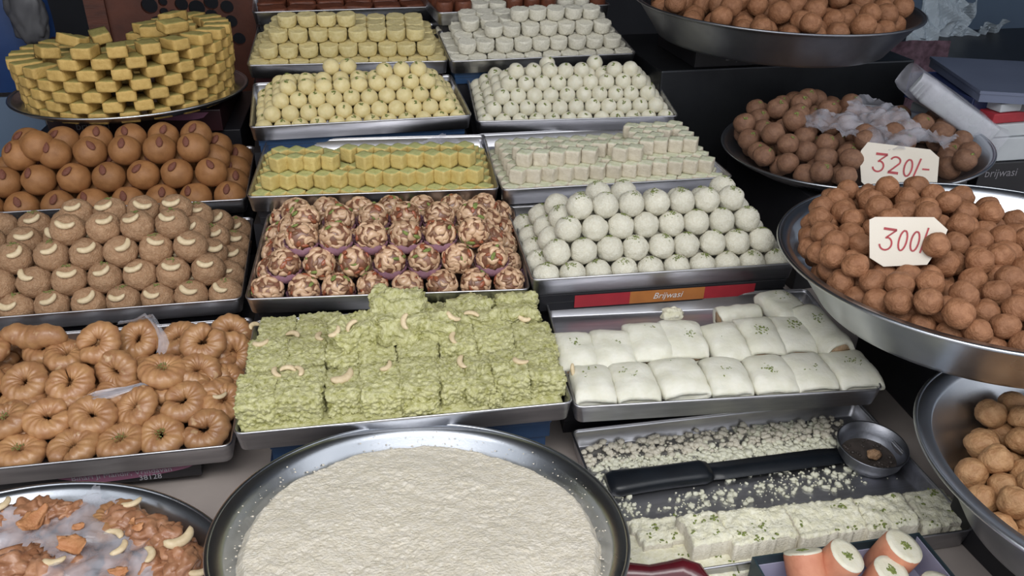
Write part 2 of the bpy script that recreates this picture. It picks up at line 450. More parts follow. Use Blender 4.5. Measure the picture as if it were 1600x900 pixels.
# carton under the doughnut tray, with its print
t = T['C5']
h = .026
c5 = carton(t, -t.W/2+.01, t.W/2-.045, .012, t.D-.04, h, 'carton_black', 'black and pink printed carton under the tray of ring doughnuts')
b = MB(); zz = -.0012; x1 = t.W/2-.049; n = 16
top = [Vector((x1-.17+.17*i/n, .0108, zz)) for i in range(n+1)]
bot = [Vector((x1-.17+.17*i/n, .0108, zz-.0175*math.sqrt(max(0, 1-(i/n)**2.2))*min(1, .25+i/n*3)-.001)) for i in range(n+1)]
b.loft([bot, top], closed=False); new('pink_swoosh', b.mesh('pink_swoosh', 'carton_pink', False), parent=c5)
text('Bihari Ji Mandir, Vrindavan', .0115, 'print_dim', Matrix.Translation((x1-.155, .0102, -.0115)) @ Matrix.Rotation(R(90), 4, 'X'), c5)
text('38128', .0115, 'print_dim', Matrix.Translation((x1-.075, .0102, -.0215)) @ Matrix.Rotation(R(90), 4, 'X'), c5)
t5z = (t.M.translation.z-h-.001)
# cartons under the green-slab tray and the white-roll tray
for k, m, l1, l2, x0, x1, y0 in (('A5', 'carton_blue', 'dark blue flat carton directly under the tray of green slabs', 'dark blue flat carton lower of two under the green slabs', .035, .40, .03),
                         ('B5', 'carton_black', 'black flat carton directly under the tray of white rolls', 'black flat carton lower of two under the white rolls', .01, .41, .085)):
    t = T[k]; zt = (t.M @ Vector((0, .15, 0))).z
    a = carton(t, -t.W/2+x0, -t.W/2+x1, y0, t.D-.02, zt*.5-.001, m, l1); c = carton(t, -t.W/2+x0-.004, -t.W/2+x1-.006, y0+.006, t.D-.02, zt*.5-.002, m, l2, top=zt*.5)

# ------------------------------------------------------------------ round pans and plates
def frame(c, tx, ty):
    u = Vector((1, 0, math.tan(R(tx)))).normalized(); v = Vector((0, 1, math.tan(R(ty)))); v = (v-u*v.dot(u)).normalized(); w = u.cross(v)
    return Matrix(((u.x, v.x, w.x, c[0]), (u.y, v.y, w.y, c[1]), (u.z, v.z, w.z, c[2]), (0, 0, 0, 1)))
def pan(c, Rr, depth, rb, flange, tx, ty, label, cat, m='steel_pan', lip=.004):
    """c: centre of the rim circle (eye-relative heights already turned to world)"""
    M = frame(c, tx, ty) @ Matrix.Translation((0, 0, -depth))
    b = MB(); ri = Rr-flange; k = .0015
    prof = [(0.0001, 0), (rb-.012, 0), (rb-.003, .003), (rb, .008), (ri+k, depth-.010), (ri+.004, depth-.004), (Rr-.003, depth-lip), (Rr, depth-lip*.6), (Rr, depth-.0005), (Rr-.002, depth),
            (ri+.003, depth-.0015), (ri-.0005, depth-.008), (rb-k, .009), (rb-.005, .0045), (rb-.014, .0018), (.0001, .0018)]
    b.lathe(prof, 128)
    o = new('steel_pan', b.mesh('steel_pan', m), M)
    e = MB(); e.tube([(Rr*math.cos(2*math.pi*i/128), Rr*math.sin(2*math.pi*i/128), depth-.0012) for i in range(128)], .0026, 8, closed=True)
    new('rolled_rim', e.mesh('rolled_rim', m), parent=o)
    return thing(o, label, cat), M
rabri_pan, MR = pan((.0565, .633, UP-.627), .21, .085, .155, .016, -3.7, -9, 'large round steel pan holding thick cream pudding', 'pan')
bl_pan, ML = pan((-.375, .586, UP-.688), .26, .045, .20, .014, 0, 0, 'wide steel pan of broken glazed pastries under plastic film', 'pan')
br_pan, MBR = pan((.833, .530, UP-.603), .23, .10, .16, .020, -.9, -.4, 'deep steel pan of light golden balls beside the crumb-strewn tray', 'pan')
p3_pan, MP3 = pan((.833, .812, UP-.477), .27, .078, .215, .016, 1.4, -2.6, 'deep steel pan of brown balls behind the 300/- price card', 'pan')
p32, MP2 = pan((1.007, 1.394, UP-.533), .25, .034, .21, .010, 4.0, -1.0, 'shallow round steel plate of brown balls behind the 320/- card', 'plate')
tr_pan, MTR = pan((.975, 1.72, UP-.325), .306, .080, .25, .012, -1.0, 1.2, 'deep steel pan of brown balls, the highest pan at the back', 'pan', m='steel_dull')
tl_pl, MTL = pan((-.392, 1.846, UP-.487), .23, .022, .20, .010, .4, -1.6, 'round steel plate carrying the ring wall of yellow bricks', 'plate')

def block(name, cx, cy, z0, z1, sx, sy, rz, m, label, cat, bev=.002):
    b = MB(); b.box(-sx/2, sx/2, -sy/2, sy/2, 0, z1-z0, bev=bev)
    return thing(new(name, b.mesh(name, m, False), Matrix.Translation((cx, cy, z0)) @ Matrix.Rotation(R(rz), 4, 'Z')), label, cat)
def under(M, depth=0): return (M @ Vector((0, 0, 0))).z
# stands below the pans
zp = MP3.translation.z
block('carton_stack', .93, .90, 0, zp-.012, .22, .22, -4, 'carton_black', 'black box standing under the 300/- pan', 'box')
zp = MBR.translation.z
block('sweet_carton', .84, .545, 0, zp-.003, .24, .20, 2, 'carton_black', 'black carton under the deep pan of light golden balls', 'box')
zp = MP2.translation.z
block('sweet_carton', 1.0, 1.40, .0, zp-.010, .34, .30, 3, 'carton_black', 'black box under the plate with the 320/- card', 'box')
b_tl = MTL.translation.z
# dark steel cupboard below the highest pan
zt = MTR.translation.z
steelbox = block('steel_counter_box', 1.02, 1.86, 0, zt-.050, .62, .36, 0, 'steel_old', 'dark steel box counter under the highest pan', 'counter', bev=.004)
ct = block('sweet_carton', .99, 1.80, zt-.0495, zt-.006, .40, .22, 0, 'carton_black', 'black printed carton between the steel box and highest pan', 'box')
text('Brijwasi', .022, 'print_grey', Matrix.Translation((-.13, -.1112, .014)) @ Matrix.Rotation(R(90), 4, 'X'), ct)
# carton stack below the yellow-brick plate
z0 = b_tl-.003
cb = block('sweet_carton', -.37, 1.905, z0-.045, z0, .335, .30, -4, 'carton_maroon', 'maroon carton with pink corner under the plate of yellow bricks', 'box')
b = MB(); n = 14
top = [Vector((-.02+.165*i/n, -.1513, .0405)) for i in range(n+1)]; bot = [Vector((-.02+.165*i/n, -.1513, .0405-.022*(i/n)**.6*math.sqrt(max(0, 1-(i/n)**4)))) for i in range(n+1)]
b.loft([bot, top], closed=False); new('pink_swoosh', b.mesh('pink_swoosh', 'carton_pink', False), parent=cb)
text('brijwasi', .021, 'print_grey', Matrix.Translation((-.115, -.1516, .012)) @ Matrix.Rotation(R(90), 4, 'X'), cb)
block('sweet_carton', -.37, 1.91, 0, z0-.046, .40, .29, -4, 'carton_black', 'tall black carton beneath the maroon carton', 'box')
# ------------------------------------------------------------------ sweet shapes (each kind in a few variants)
def variants(n, fn): return [fn(i) for i in range(n)]
def m_ball(name, r, m, amp, f, amp2, f2, sub=4, sq=.96):
    def f_(i):
        v, fc = blob(r, r, r*sq, sub, amp, f, amp2, f2, seed=i+len(name)); return mesh(name, v, fc, m)
    return f_
def drop_bottom(r):
    return lambda p: Vector((p.x, p.y, max(p.z, -r*.9)))
MESH = {}
MESH['milk_ball_y'] = variants(4, m_ball('milk_ball', .0168, 'milk_yellow', .05, 1.6, .012, 9, 3, .95))
MESH['milk_ball_w'] = variants(4, m_ball('milk_ball', .0170, 'milk_white', .05, 1.6, .012, 9, 3, .97))
MESH['coconut_ball'] = variants(5, m_ball('coconut_ball', .0208, 'coconut', .07, 1.8, .05, 16, 4, .97))
MESH['peda'] = variants(4, m_ball('peda', .0288, 'peda', .05, 1.5, .015, 8, 4, .95))
MESH['laddu'] = variants(5, m_ball('laddu', .0262, 'laddu', .07, 2, .065, 17, 4, .97))
MESH['churma'] = variants(8, m_ball('fried_ball', .0162, 'churma', .13, 1.4, .022, 12, 4, .95))
MESH['dumpling'] = variants(5, m_ball('dumpling_ball', .0225, 'churma', .13, 1.4, .022, 12, 3, .95))
MESH['churma_dull'] = variants(6, m_ball('brown_ball', .0212, 'churma_dull', .10, 1.5, .02, 10, 3, .95))
MESH['churma_light'] = variants(6, m_ball('golden_ball', .0178, 'churma_light', .14, 1.5, .035, 12, 4, .93))

def cyl_sweet(name, r, h, m, rough):
    def f_(i):
        prof = [(0.0001, -h/2), (r*.62, -h/2), (r*.86, -h*.36), (r*.97, -h*.1), (r, h*.2), (r*.99, h*.42), (r*.93, h*.5), (r*.6, h*.49), (r*.3, h*.485), (.0001, h*.48)]
        p2 = []
        for a, c in zip(prof, prof[1:]):
            p2 += [(a[0]+(c[0]-a[0])*k/3, a[1]+(c[1]-a[1])*k/3) for k in range(3)]
        p2.append(prof[-1]); b = MB(); b.lathe(p2, 36); off = Vector((i*5, 3, 1))
        b.v = [tuple(Vector(v)*(1+rough*noise.noise(Vector(v)*260+off)+.05*noise.noise(Vector(v)*60+off))) for v in b.v]
        return b.mesh(name, m)
    return f_
MESH['cyl_y'] = variants(4, cyl_sweet('yellow_cylinder', .0205, .0262, 'milk_yellow_rough', .07))
MESH['cyl_w'] = variants(4, cyl_sweet('white_cylinder', .0205, .0262, 'coconut_cool', .09))

def rough_box(name, sx, sy, sz, mats, n=6, amp=.03, f=60, seed=0, topmat=False, rnd=.12, f2=0, amp2=0):
    """subdivided box, rounded and roughened; faces of the top take the second material"""
    bm = bmesh.new(); bmesh.ops.create_cube(bm, size=2); bmesh.ops.subdivide_edges(bm, edges=bm.edges[:], cuts=n, use_grid_fill=True)
    off = Vector((seed*2.3+1, seed*5.1, 4)); fm = []
    for p in bm.faces: fm.append(1 if (topmat and p.calc_center_median().z > .995) else 0)
    e = 1/max(rnd, .01)
    for v in bm.verts:
        q = v.co.copy(); k = (abs(q.x)**(e*2)+abs(q.y)**(e*2)+abs(q.z)**(e*2))**(1/(e*2))
        q = Vector((q.x*sx/2, q.y*sy/2, q.z*sz/2))/k
        d = noise.noise_vector(q*f+off)*amp
        if amp2: d += q.normalized()*amp2*(1-2*noise.voronoi(q*f2+off)[0][0])
        v.co = q+d
    v = [q.co.copy() for q in bm.verts]; fc = [[q.index for q in p.verts] for p in bm.faces]; bm.free()
    return mesh(name, v, fc, mats, fm)
MESH['cube_y'] = variants(4, lambda i: rough_box('yellow_cube', .0236, .0236, .026, ['cube_yellow', 'cube_top'], 5, .0012, 120, i, True, .10))
MESH['cube_w'] = variants(4, lambda i: rough_box('white_cube', .0255, .0255, .026, ['cube_white', 'cube_white_top'], 5, .0012, 120, i, True, .10))
MESH['brick'] = variants(5, lambda i: rough_box('yellow_brick', .0345, .052, .0205, ['barfi_yellow', 'barfi_top'], 5, .0012, 120, i, True, .09))

def cashew_mesh(L, m='cashew', name='cashew', s=1):
    b = MB(); n = 12; path = []; rad = []
    for i in range(n+1):
        t = i/n; a = R(-80+160*t); path.append(Vector((math.sin(a)*L*.5, -math.cos(a)*L*.42+L*.2, 0)))
        rad.append(L*.20*(max(.02, 1-abs(2*t-1)**2.6))**.5*(1.1-.25*t))
    loops = []
    for i, p in enumerate(path):
        a = path[max(0, i-1)]; c = path[min(n, i+1)]; t = (c-a).normalized(); u = Vector((t.y, -t.x, 0))
        loops.append([p+u*rad[i]*math.cos(2*math.pi*k/10)+Vector((0, 0, 1))*rad[i]*.72*math.sin(2*math.pi*k/10) for k in range(10)])
    b.loft(loops, cap0=True, cap1=True); return b.mesh(name, m)
CASHEW = [cashew_mesh(.026), cashew_mesh(.0235), cashew_mesh(.018)]
def almond_mesh():
    v, f = blob(.0062, .0105, .0034, 3, .05, 2, .02, 8)
    v = [Vector((p.x*(1-.35*max(0, p.y/.0105)), p.y, p.z)) for p in v]
    return mesh('almond', v, f, 'almond')
ALMOND = almond_mesh()
def sprinkle_mesh(name, R0, rr, n, size, m='pistachio', seed=0, cap=True):
    """slivers lying on a ball of radius R0 within radius rr of its pole"""
    rs = random.Random(seed); b = MB()
    for _ in range(n):
        a = rs.random()*6.28; d = rr*math.sqrt(rs.random())*(.4+.6*rs.random()); x, y = d*math.cos(a), d*math.sin(a)
        z = math.sqrt(max(0, R0*R0-x*x-y*y)) if R0 else 0
        v, f = blob(size*rs.uniform(.5, 1.2), size*rs.uniform(.3, .6), size*.3, 1, .3, 2, seed=rs.random()*9)
        M = Matrix.Translation((x, y, z)) @ Matrix.Rotation(rs.random()*6, 4, 'Z') @ Matrix.Rotation(rs.uniform(-.4, .4), 4, 'X')
        b.add([M @ q for q in v], f)
    return b.mesh(name, m)
PIST_S = [sprinkle_mesh('pistachio_garnish', .0168, .0046, 8, .0023, seed=i) for i in range(4)]
PIST_C = [sprinkle_mesh('pistachio_garnish', .0208, .011, 26, .0018, seed=i+9) for i in range(4)]
PIST_L = [sprinkle_mesh('pistachio_garnish', .0262, .009, 12, .0022, seed=i+19) for i in range(4)]
PIST_F = [sprinkle_mesh('pistachio_garnish', 0, .014, 26, .0022, seed=i+29) for i in range(4)]

def nut_coat(seed, r=.0222):
    rs = random.Random(seed); b = MB()
    n = 66
    for i in range(n):
        z = 1-2*(i+.5)/n; a = i*2.39996+rs.uniform(-.3, .3); d = Vector((math.sqrt(1-z*z)*math.cos(a), math.sqrt(1-z*z)*math.sin(a), z))
        k = rs.random(); mi = 0 if k < .62 else (1 if k < .74 else (2 if k < .80 else 3))
        L = rs.uniform(.0068, .0108) if mi == 0 else rs.uniform(.0048, .0078)
        v, f = blob(L, L*rs.uniform(.4, .62), L*rs.uniform(.24, .36), 2, .12, 2, seed=rs.random()*9)
        if mi == 0: v = [Vector((p.x, p.y+p.x*p.x/L*.7, p.z-p.x*p.x*22)) for p in v]
        q = d.to_track_quat('Z', 'Y').to_matrix().to_4x4()
        M = Matrix.Translation(d*(r+rs.uniform(-.0008, .0006))) @ q @ Matrix.Rotation(rs.random()*6.28, 4, 'Z') @ Matrix.Rotation(rs.uniform(-.16, .16), 4, 'Y')
        b.add([M @ p for p in v], f, mi)
    return b.mesh('nut_coating', ['nut_tan', 'candied', 'pistachio', 'nut_dark'])
NUTS = [nut_coat(i) for i in range(5)]
MESH['nut_ball'] = variants(3, m_ball('nut_ball', .0222, 'nut_core', .06, 2, .03, 9, 3, .97))
def cup_mesh(seed):
    b = MB(); n = 48
    pr = [(.006, -.0285), (.014, -.0268), (.020, -.0205), (.0245, -.0130), (.0268, -.004)]
    b.loft([[Vector((r*(1+.03*(1 if j % 2 else -1)*(k/4))*math.cos(2*math.pi*j/n), r*(1+.03*(1 if j % 2 else -1)*(k/4))*math.sin(2*math.pi*j/n), z+(.0016*math.sin(j*1.3+seed) if k == 4 else 0))) for j in range(n)] for k, (r, z) in enumerate(pr)], cap0=True)
    return b.mesh('paper_cup', 'pink_paper')
CUP = cup_mesh(1)

def ring_mesh(seed, Rm=.0178, rm=.0135, gap=True):
    b = MB(); N, K = 72, 22; off = Vector((seed*3.3, 1, seed)); loops = []
    ph = seed*1.1; open_ = seed % 3 == 0
    for i in range(N if not open_ else N+1):
        a = 2*math.pi*i/N*(1 if not open_ else .985); lp = []
        taper = 1
        if open_:
            e = min(i, N-i)/N; taper = min(1, .55+6*e)
        lift = .006*math.sin(a*.5) if open_ else 0
        for k in range(K):
            t = 2*math.pi*k/K; rr = rm*taper*(1+.05*math.sin(15*a+2.2*t+ph)+.13*noise.noise(Vector((math.cos(a)*2, math.sin(a)*2, math.cos(t)))+off)+.04*noise.noise(Vector((math.cos(a)*9, math.sin(a)*9, t*2))+off))
            x = Rm*(1+.08*math.sin(2*a+ph))+rr*math.cos(t); lp.append(Vector((x*math.cos(a), x*math.sin(a), rr*.88*math.sin(t)+lift*.5)))
        loops.append(lp)
    if not open_: loops.append(loops[0])
    b.loft(loops, cap0=open_, cap1=open_); return b.mesh('glazed_ring', 'balushahi')
MESH['ring'] = [ring_mesh(i) for i in range(6)]

def slab_mesh(seed, sx, sy, sz, lump=0):
    return rough_box('green_slab', sx, sy, sz, ['green_slab'], 34, .0036+.005*lump, 48+6*lump, seed, False, .20+.16*lump, 190, .0034)
def roll_mesh(seed, su, sv, sh, open_=False):
    """flattened pastry roll lying along v, skin open at both ends"""
    b = MB(); n = 40; K = 24; off = Vector((seed*2, 7, seed)); loops = []
    for k in range(K+1):
        t = k/K*2-1; sq = 1-(.10 if not open_ else .05)*abs(t)**8; lift = 1-(.75 if not open_ else .15)*abs(t)**(3.5 if not open_ else 8)
        lp = []
        for j in range(n):
            a = 2*math.pi*j/n; ca, sa = math.cos(a), math.sin(a)
            e = .62 if not open_ else .9
            x = su/2*sq*math.copysign(abs(ca)**e, ca); z = sh/2*lift*math.copysign(abs(sa)**e, sa)
            p = Vector((x, t*sv/2*(1+.03*math.sin(a*2+seed)), z)); d = noise.noise_vector(p*45+off)*.0024+noise.noise_vector(p*150+off)*.0006
            lp.append(p+d)
        loops.append(lp)
    def inner(lp, y, s): return [Vector((p.x*s, p.y+y, p.z*s)) for p in lp]
    b.loft([inner(loops[0], .003, .82)]+loops+[inner(loops[-1], -.003, .82)], cap0=True, cap1=True)
    sk = b.mesh('white_roll', 'roll_skin')
    f = MB(); f.loft([inner(loops[0], .0022, .70), inner(loops[0], .006, .70), inner(loops[-1], -.006, .70), inner(loops[-1], -.0022, .70)], cap0=True, cap1=True)
    return sk, f.mesh('filling', 'roll_filling')

# ------------------------------------------------------------------ piles laid out in layers inside the trays
NUMW = {0: 'bottom', 1: 'second', 2: 'third', 3: 'fourth', 4: 'fifth', 5: 'sixth'}
ROWW = {0: 'front row', 1: 'second row back', 2: 'third row back', 3: 'fourth row back', 4: 'fifth row back', 5: 'sixth row back', 6: 'seventh row back', 7: 'eighth row back'}
RND = random.Random(3)
def pile(key, phrase, cat, group, nx, ny, dx, dy, rise, layers, u0, v0, w0, r, keep, make, docull=True, jit=.0012, half=True, extra=()):
    t = T[key]; items = []
    for l in range(layers):
        for j in range(ny-l):
            for i in range(nx-l):
                if keep(l, i, j):
                    q = .5 if half else 0
                    items.append((l, j, i, u0+(i+l*.5)*dx+RND.uniform(-jit, jit), v0+(j+l*.5)*dy+RND.uniform(-jit, jit), w0+l*rise+RND.uniform(-jit, jit)*.4))
    items += list(extra)
    pts = [P(t, *it[3:6]) for it in items]
    K = cull(pts, r) if docull else range(len(pts))
    rows = {}
    for k in K: rows.setdefault(items[k][:2], []).append(k)
    for (l, j), ks in rows.items():
        ks.sort(key=lambda k: items[k][2]); idx = [items[k][2] for k in ks]; full = set(i for i in range(nx-l) if keep(l, i, j))
        allk = sorted(full | set(idx)); n = len(allk)
        for k in ks:
            pos = allk.index(items[k][2])
            side = 'from left' if pos < n/2 else 'from right'; c = pos+1 if pos < n/2 else n-pos
            lab = f"{phrase}, {ordn(c)} {side} in {ROWW[j]} of {NUMW[l]} layer"
            make(t, items[k], lab, cat, group)
def base_M(t, it, lean=12, spin=True, toward=0):
    """tray frame at the item, leaned a little at random and, for garnished sweets, towards the buyer"""
    p = P(t, *it[3:6]); Rt = t.M.to_3x3().to_4x4()
    return Matrix.Translation(p) @ Rt @ Matrix.Rotation(R(toward+RND.uniform(-lean, lean)), 4, 'X') @ Matrix.Rotation(R(RND.uniform(-lean, lean)), 4, 'Y') @ Matrix.Rotation(R(RND.uniform(-180, 180) if spin else RND.uniform(-18, 18)), 4, 'Z')
def mk(name, key, garnish=None, gz=0, toward=0, lean=12, gprob=1, spin=True, flip=0):
    def f(t, it, lab, cat, group):
        o = new(name, RND.choice(MESH[key]), base_M(t, it, lean, spin, toward), label=lab, cat=cat, group=group)
        if garnish and RND.random() < gprob:
            g = RND.choice(garnish)
            new('pistachio_garnish', g, Matrix.Rotation(R(RND.uniform(-14, 14)), 4, 'X'), parent=o)
    return f

# yellow and white milk balls
kA2 = lambda l, i, j: l < 4 or (i >= 5 and j == 0)
pile('A2', 'smooth yellow milk ball', 'sweet', 'yellow milk balls', 12, 6, .0336, .034, .0196, 5, .0255, .022, .017, .0166, lambda l, i, j: (l < 3) or (l == 3 and j < 2) or (l == 4 and i >= 5 and j == 0) or (l == 4 and i in (2, 3) and j == 1), mk('milk_ball', 'milk_ball_y', PIST_S, toward=22, spin=True, gprob=.7))
pile('B2', 'smooth white milk ball', 'sweet', 'white milk balls', 12, 6, .0340, .034, .0192, 5, .0235, .022, .017, .0168, lambda l, i, j: l < 3 or (l == 3 and j < 2) or (j == 0 and i != 5) or (j == 1 and i in (2, 5)), mk('milk_ball', 'milk_ball_w', PIST_S, toward=24, gprob=.9))
# coconut balls
pile('B4', 'rough white coconut ball', 'sweet', 'white coconut balls', 10, 5, .0414, .043, .0272, 4, .0245, .025, .0205, .0205, lambda l, i, j: l < 3 or (j == 0 and i > -1) or (j == 1 and i in (1, 2, 6)), mk('coconut_ball', 'coconut_ball', PIST_C, toward=-4, lean=16, gprob=.9))
# cylinders
def mk_cyl(name, key):
    def f(t, it, lab, cat, group):
        new(name, RND.choice(MESH[key]), base_M(t, it, 3), label=lab, cat=cat, group=group)
    return f
pile('A1', 'flat-topped yellow cylinder sweet', 'sweet', 'yellow cylinder sweets', 10, 5, .0415, .042, .0258, 4, .0225, .026, .0150, .017, lambda l, i, j: l < 3 or (i < 4 and j == 0), mk_cyl('yellow_cylinder', 'cyl_y'))
pile('B1', 'rough white cylinder sweet', 'sweet', 'white cylinder sweets', 10, 5, .0415, .042, .0258, 4, .0225, .026, .0150, .017, lambda l, i, j: l < 2 or (l == 2 and not (i == 0 and j == 0)) or (i >= 2 and j == 0), mk_cyl('white_cylinder', 'cyl_w'))
# cubes
def mk_cube(name, key, a):
    def f(t, it, lab, cat, group):
        p = P(t, *it[3:6]); M = Matrix.Translation(p) @ t.M.to_3x3().to_4x4() @ Matrix.Rotation(R(a+RND.uniform(-8, 8)), 4, 'Z') @ Matrix.Rotation(R(RND.uniform(-3, 3)), 4, 'X')
        new(name, RND.choice(MESH[key]), M, label=lab, cat=cat, group=group)
    return f
pile('A3', 'small yellow cube sweet', 'sweet', 'yellow cube sweets', 14, 6, .0290, .0330, .0250, 3, .0205, .024, .0140, .0160, lambda l, i, j: l < 1 or (l == 1 and j < 4) or (j < 2 and (i+j) % 9 != 4), mk_cube('yellow_cube', 'cube_y', -38))
pile('B3', 'small white cube sweet', 'sweet', 'white cube sweets', 14, 7, .0288, .0290, .0250, 3, .0205, .022, .0150, .0160, lambda l, i, j: l < 2 or (l == 2 and ((i <= 7 and j < 2) or (i > 7 and j >= 1)) and (i+3*j) % 11 != 5), mk_cube('white_cube', 'cube_w', -33))
# smooth brown balls with an almond each
def mk_peda(t, it, lab, cat, group):
    o = new('almond_ball', RND.choice(MESH['peda']), base_M(t, it, 6, True, 0), label=lab, cat=cat, group=group)
    if it[0] == 3: return
    local = ml(o).to_3x3().inverted() @ (t.M.to_3x3() @ Vector((RND.uniform(-.35, .35), -.62+RND.uniform(-.15, .1), .78))).normalized()
    q = local.normalized().to_track_quat('Z', 'Y').to_matrix().to_4x4()
    upv = ml(o).to_3x3().inverted() @ (t.M.to_3x3() @ Vector((0, 0, 1))); a = math.atan2((q.to_3x3().inverted() @ upv).x, (q.to_3x3().inverted() @ upv).y)
    new('almond', ALMOND, Matrix.Translation(local.normalized()*.0292) @ q @ Matrix.Rotation(-a+R(RND.uniform(-35, 35)), 4, 'Z'), parent=o)
t = T['C3']; uL, vL = UV(t, 57, 232, .155)
pile('C3', 'smooth brown ball with an almond', 'sweet', 'almond balls', 8, 4, .0592, .056, .0375, 3, .052, .031, .0215, .0285, lambda l, i, j: True, mk_peda)
lone = (3, 0, 0, UV(t, 50, 226, .125)[0], .031+1.0*.056, .0215+2.45*.0375)
mk_peda(t, lone, 'plain brown ball with no almond, alone on top of the pile', 'sweet', 'almond balls')
# rough brown balls with a cashew each
def mk_laddu(t, it, lab, cat, group):
    o = new('cashew_ball', RND.choice(MESH['laddu']), base_M(t, it, 8, True, 0), label=lab, cat=cat, group=group)
    I = ml(o).to_3x3().inverted()
    local = (I @ (t.M.to_3x3() @ Vector((RND.uniform(-.2, .35), -.55+RND.uniform(-.12, .12), .8)))).normalized()
    q = local.to_track_quat('Z', 'Y').to_matrix().to_4x4(); w = q.to_3x3().inverted() @ (I @ (t.M.to_3x3() @ Vector((0, 0, 1)))); a = math.atan2(w.x, w.y)
    new('cashew', RND.choice(CASHEW[:2]), Matrix.Translation(local*.0270) @ q @ Matrix.Rotation(-a+R(RND.uniform(-30, 30)), 4, 'Z'), parent=o)
    if RND.random() < .55:
        l2 = (I @ (t.M.to_3x3() @ Vector((.05, 0.05, 1)))).normalized(); new('pistachio_garnish', RND.choice(PIST_L), l2.to_track_quat('Z', 'Y').to_matrix().to_4x4(), parent=o)
pile('C4', 'rough brown ball with a cashew', 'sweet', 'cashew balls', 9, 5, .0518, .0525, .0300, 4, .058, .030, .0225, .0258, lambda l, i, j: l < 3 or (i >= 2 and j < 2), mk_laddu)
# nut-covered balls
def mk_nut(t, it, lab, cat, group):
    o = new('nut_ball', RND.choice(MESH['nut_ball']), base_M(t, it, 40, True, 0), label=lab, cat=cat, group=group)
    new('nut_coating', RND.choice(NUTS), parent=o)
    if RND.random() < .45 or (it[0] == 2 and it[2] in (1, 3, 4)):
        I = ml(o).to_3x3().inverted() @ t.M.to_3x3()
        new('paper_cup', CUP, I.to_4x4(), parent=o)
pile('A4', 'glossy ball coated in nuts', 'sweet', 'nut-covered balls', 8, 5, .0517, .050, .0305, 3, .0290, .029, .0225, .0260, lambda l, i, j: l < 2 or j < 2, mk_nut)
# topmost trays: brown rolls and white cylinders, cocoa slabs
def mk_roll(t, it, lab, cat, group):
    l, j, i = it[:3]; brown = i in (0, 1, 4, 5, 6, 9)
    p = P(t, *it[3:6]); M = Matrix.Translation(p) @ t.M.to_3x3().to_4x4()
    if brown: new('cocoa_roll', RND.choice(MESH['cocoa']), M, label=lab.replace('milk sweet', 'dark brown cocoa roll'), cat=cat, group=group)
    else: new('white_cylinder', RND.choice(MESH['cyl_w']), M, label=lab.replace('milk sweet', 'white cylinder sweet'), cat=cat, group=group)
MESH['cocoa'] = variants(3, cyl_sweet('cocoa_roll', .0195, .040, 'cocoa', .03))
pile('B0', 'milk sweet', 'sweet', 'rolls and cylinders on the topmost tray', 10, 3, .0415, .045, .03, 1, .0225, .03, .027, .02, lambda l, i, j: True, mk_roll, docull=False)
MESH['cocoa_slab'] = variants(3, lambda i: rough_box('cocoa_slab', .062, .05, .026, ['cocoa'], 5, .0015, 90, i, False, .1))
def mk_slab(t, it, lab, cat, group): new('cocoa_slab', RND.choice(MESH['cocoa_slab']), base_M(t, it, 2, False), label=lab, cat=cat, group=group)
pile('A0', 'dark brown cocoa slab', 'sweet', 'cocoa slabs', 6, 3, .066, .058, .03, 2, .045, .035, .018, .02, lambda l, i, j: l == 0 or j == 1, mk_slab, docull=False)
# ------------------------------------------------------------------ heaps in the round pans
def heap(M, floor_z, Rwall, r, hfun, tries, seed, maxn=700):
    """drop balls one by one to their resting height until the heap reaches hfun(x, y)"""
    rs = np.random.RandomState(seed); Pn = np.zeros((0, 3)); 
    for _ in range(maxn):
        a = rs.rand(tries)*2*np.pi; q = np.sqrt(rs.rand(tries)); x = q*np.cos(a)*(Rwall(.06)-r); y = q*np.sin(a)*(Rwall(.06)-r)
        z = np.full(tries, floor_z+r*.92)
        if len(Pn):
            d2 = (x[:, None]-Pn[None, :, 0])**2+(y[:, None]-Pn[None, :, 1])**2
            k = np.where(d2 < (1.9*r)**2, Pn[None, :, 2]+np.sqrt(np.maximum(0, (1.9*r)**2-d2)), -1); z = np.maximum(z, k.max(1))
        rad = np.hypot(x, y); ok = (rad <= np.array([Rwall(zz-r*.5) for zz in z])-r*1.12) & (z+r*.7 <= np.array([hfun(a_, b_) for a_, b_ in zip(x, y)]))
        if not ok.any(): break
        z[~ok] = 9; i = int(np.argmin(z)); Pn = np.vstack([Pn, [x[i], y[i], z[i]]])
    return [M @ Vector(p) for p in Pn]
def wall(rb, Rr, depth): return lambda z: rb+(Rr-rb)*min(1, max(0, z/depth))
def place_heap(pts, r, key, name, phrase, where, group, xmax=1760, ymin=-80, extras=None, cullit=True):
    K = cull(pts, r*.95) if cullit else range(len(pts))
    K = [k for k in K if to_px(pts[k])[0] < xmax and to_px(pts[k])[1] > ymin]
    px = {k: to_px(pts[k]) for k in K}; ks = sorted(K, key=lambda k: -px[k][1])
    rows = []; 
    for k in ks:
        h = 1300*r*1.25/max(.3, (pts[k]-CAM).dot(CF))
        if rows and rows[-1][0]-px[k][1] < h: rows[-1][1].append(k)
        else: rows.append([px[k][1], [k]])
    for n, (_, row) in enumerate(rows):
        row.sort(key=lambda k: px[k][0])
        for i, k in enumerate(row):
            o = new(name, RND.choice(MESH[key]), Matrix.Translation(pts[k]) @ Matrix.Rotation(RND.uniform(0, 6.28), 4, 'Z') @ Matrix.Rotation(RND.uniform(-.9, .9), 4, 'X') @ Matrix.Rotation(RND.uniform(-.9, .9), 4, 'Y') @ Matrix.Scale(RND.uniform(.93, 1.07), 4),
                label=f"{phrase}, {ordn(i+1)} from left in {ordn(n+1)} row up {where}", cat='sweet', group=group)
            if extras: extras(o, pts[k])
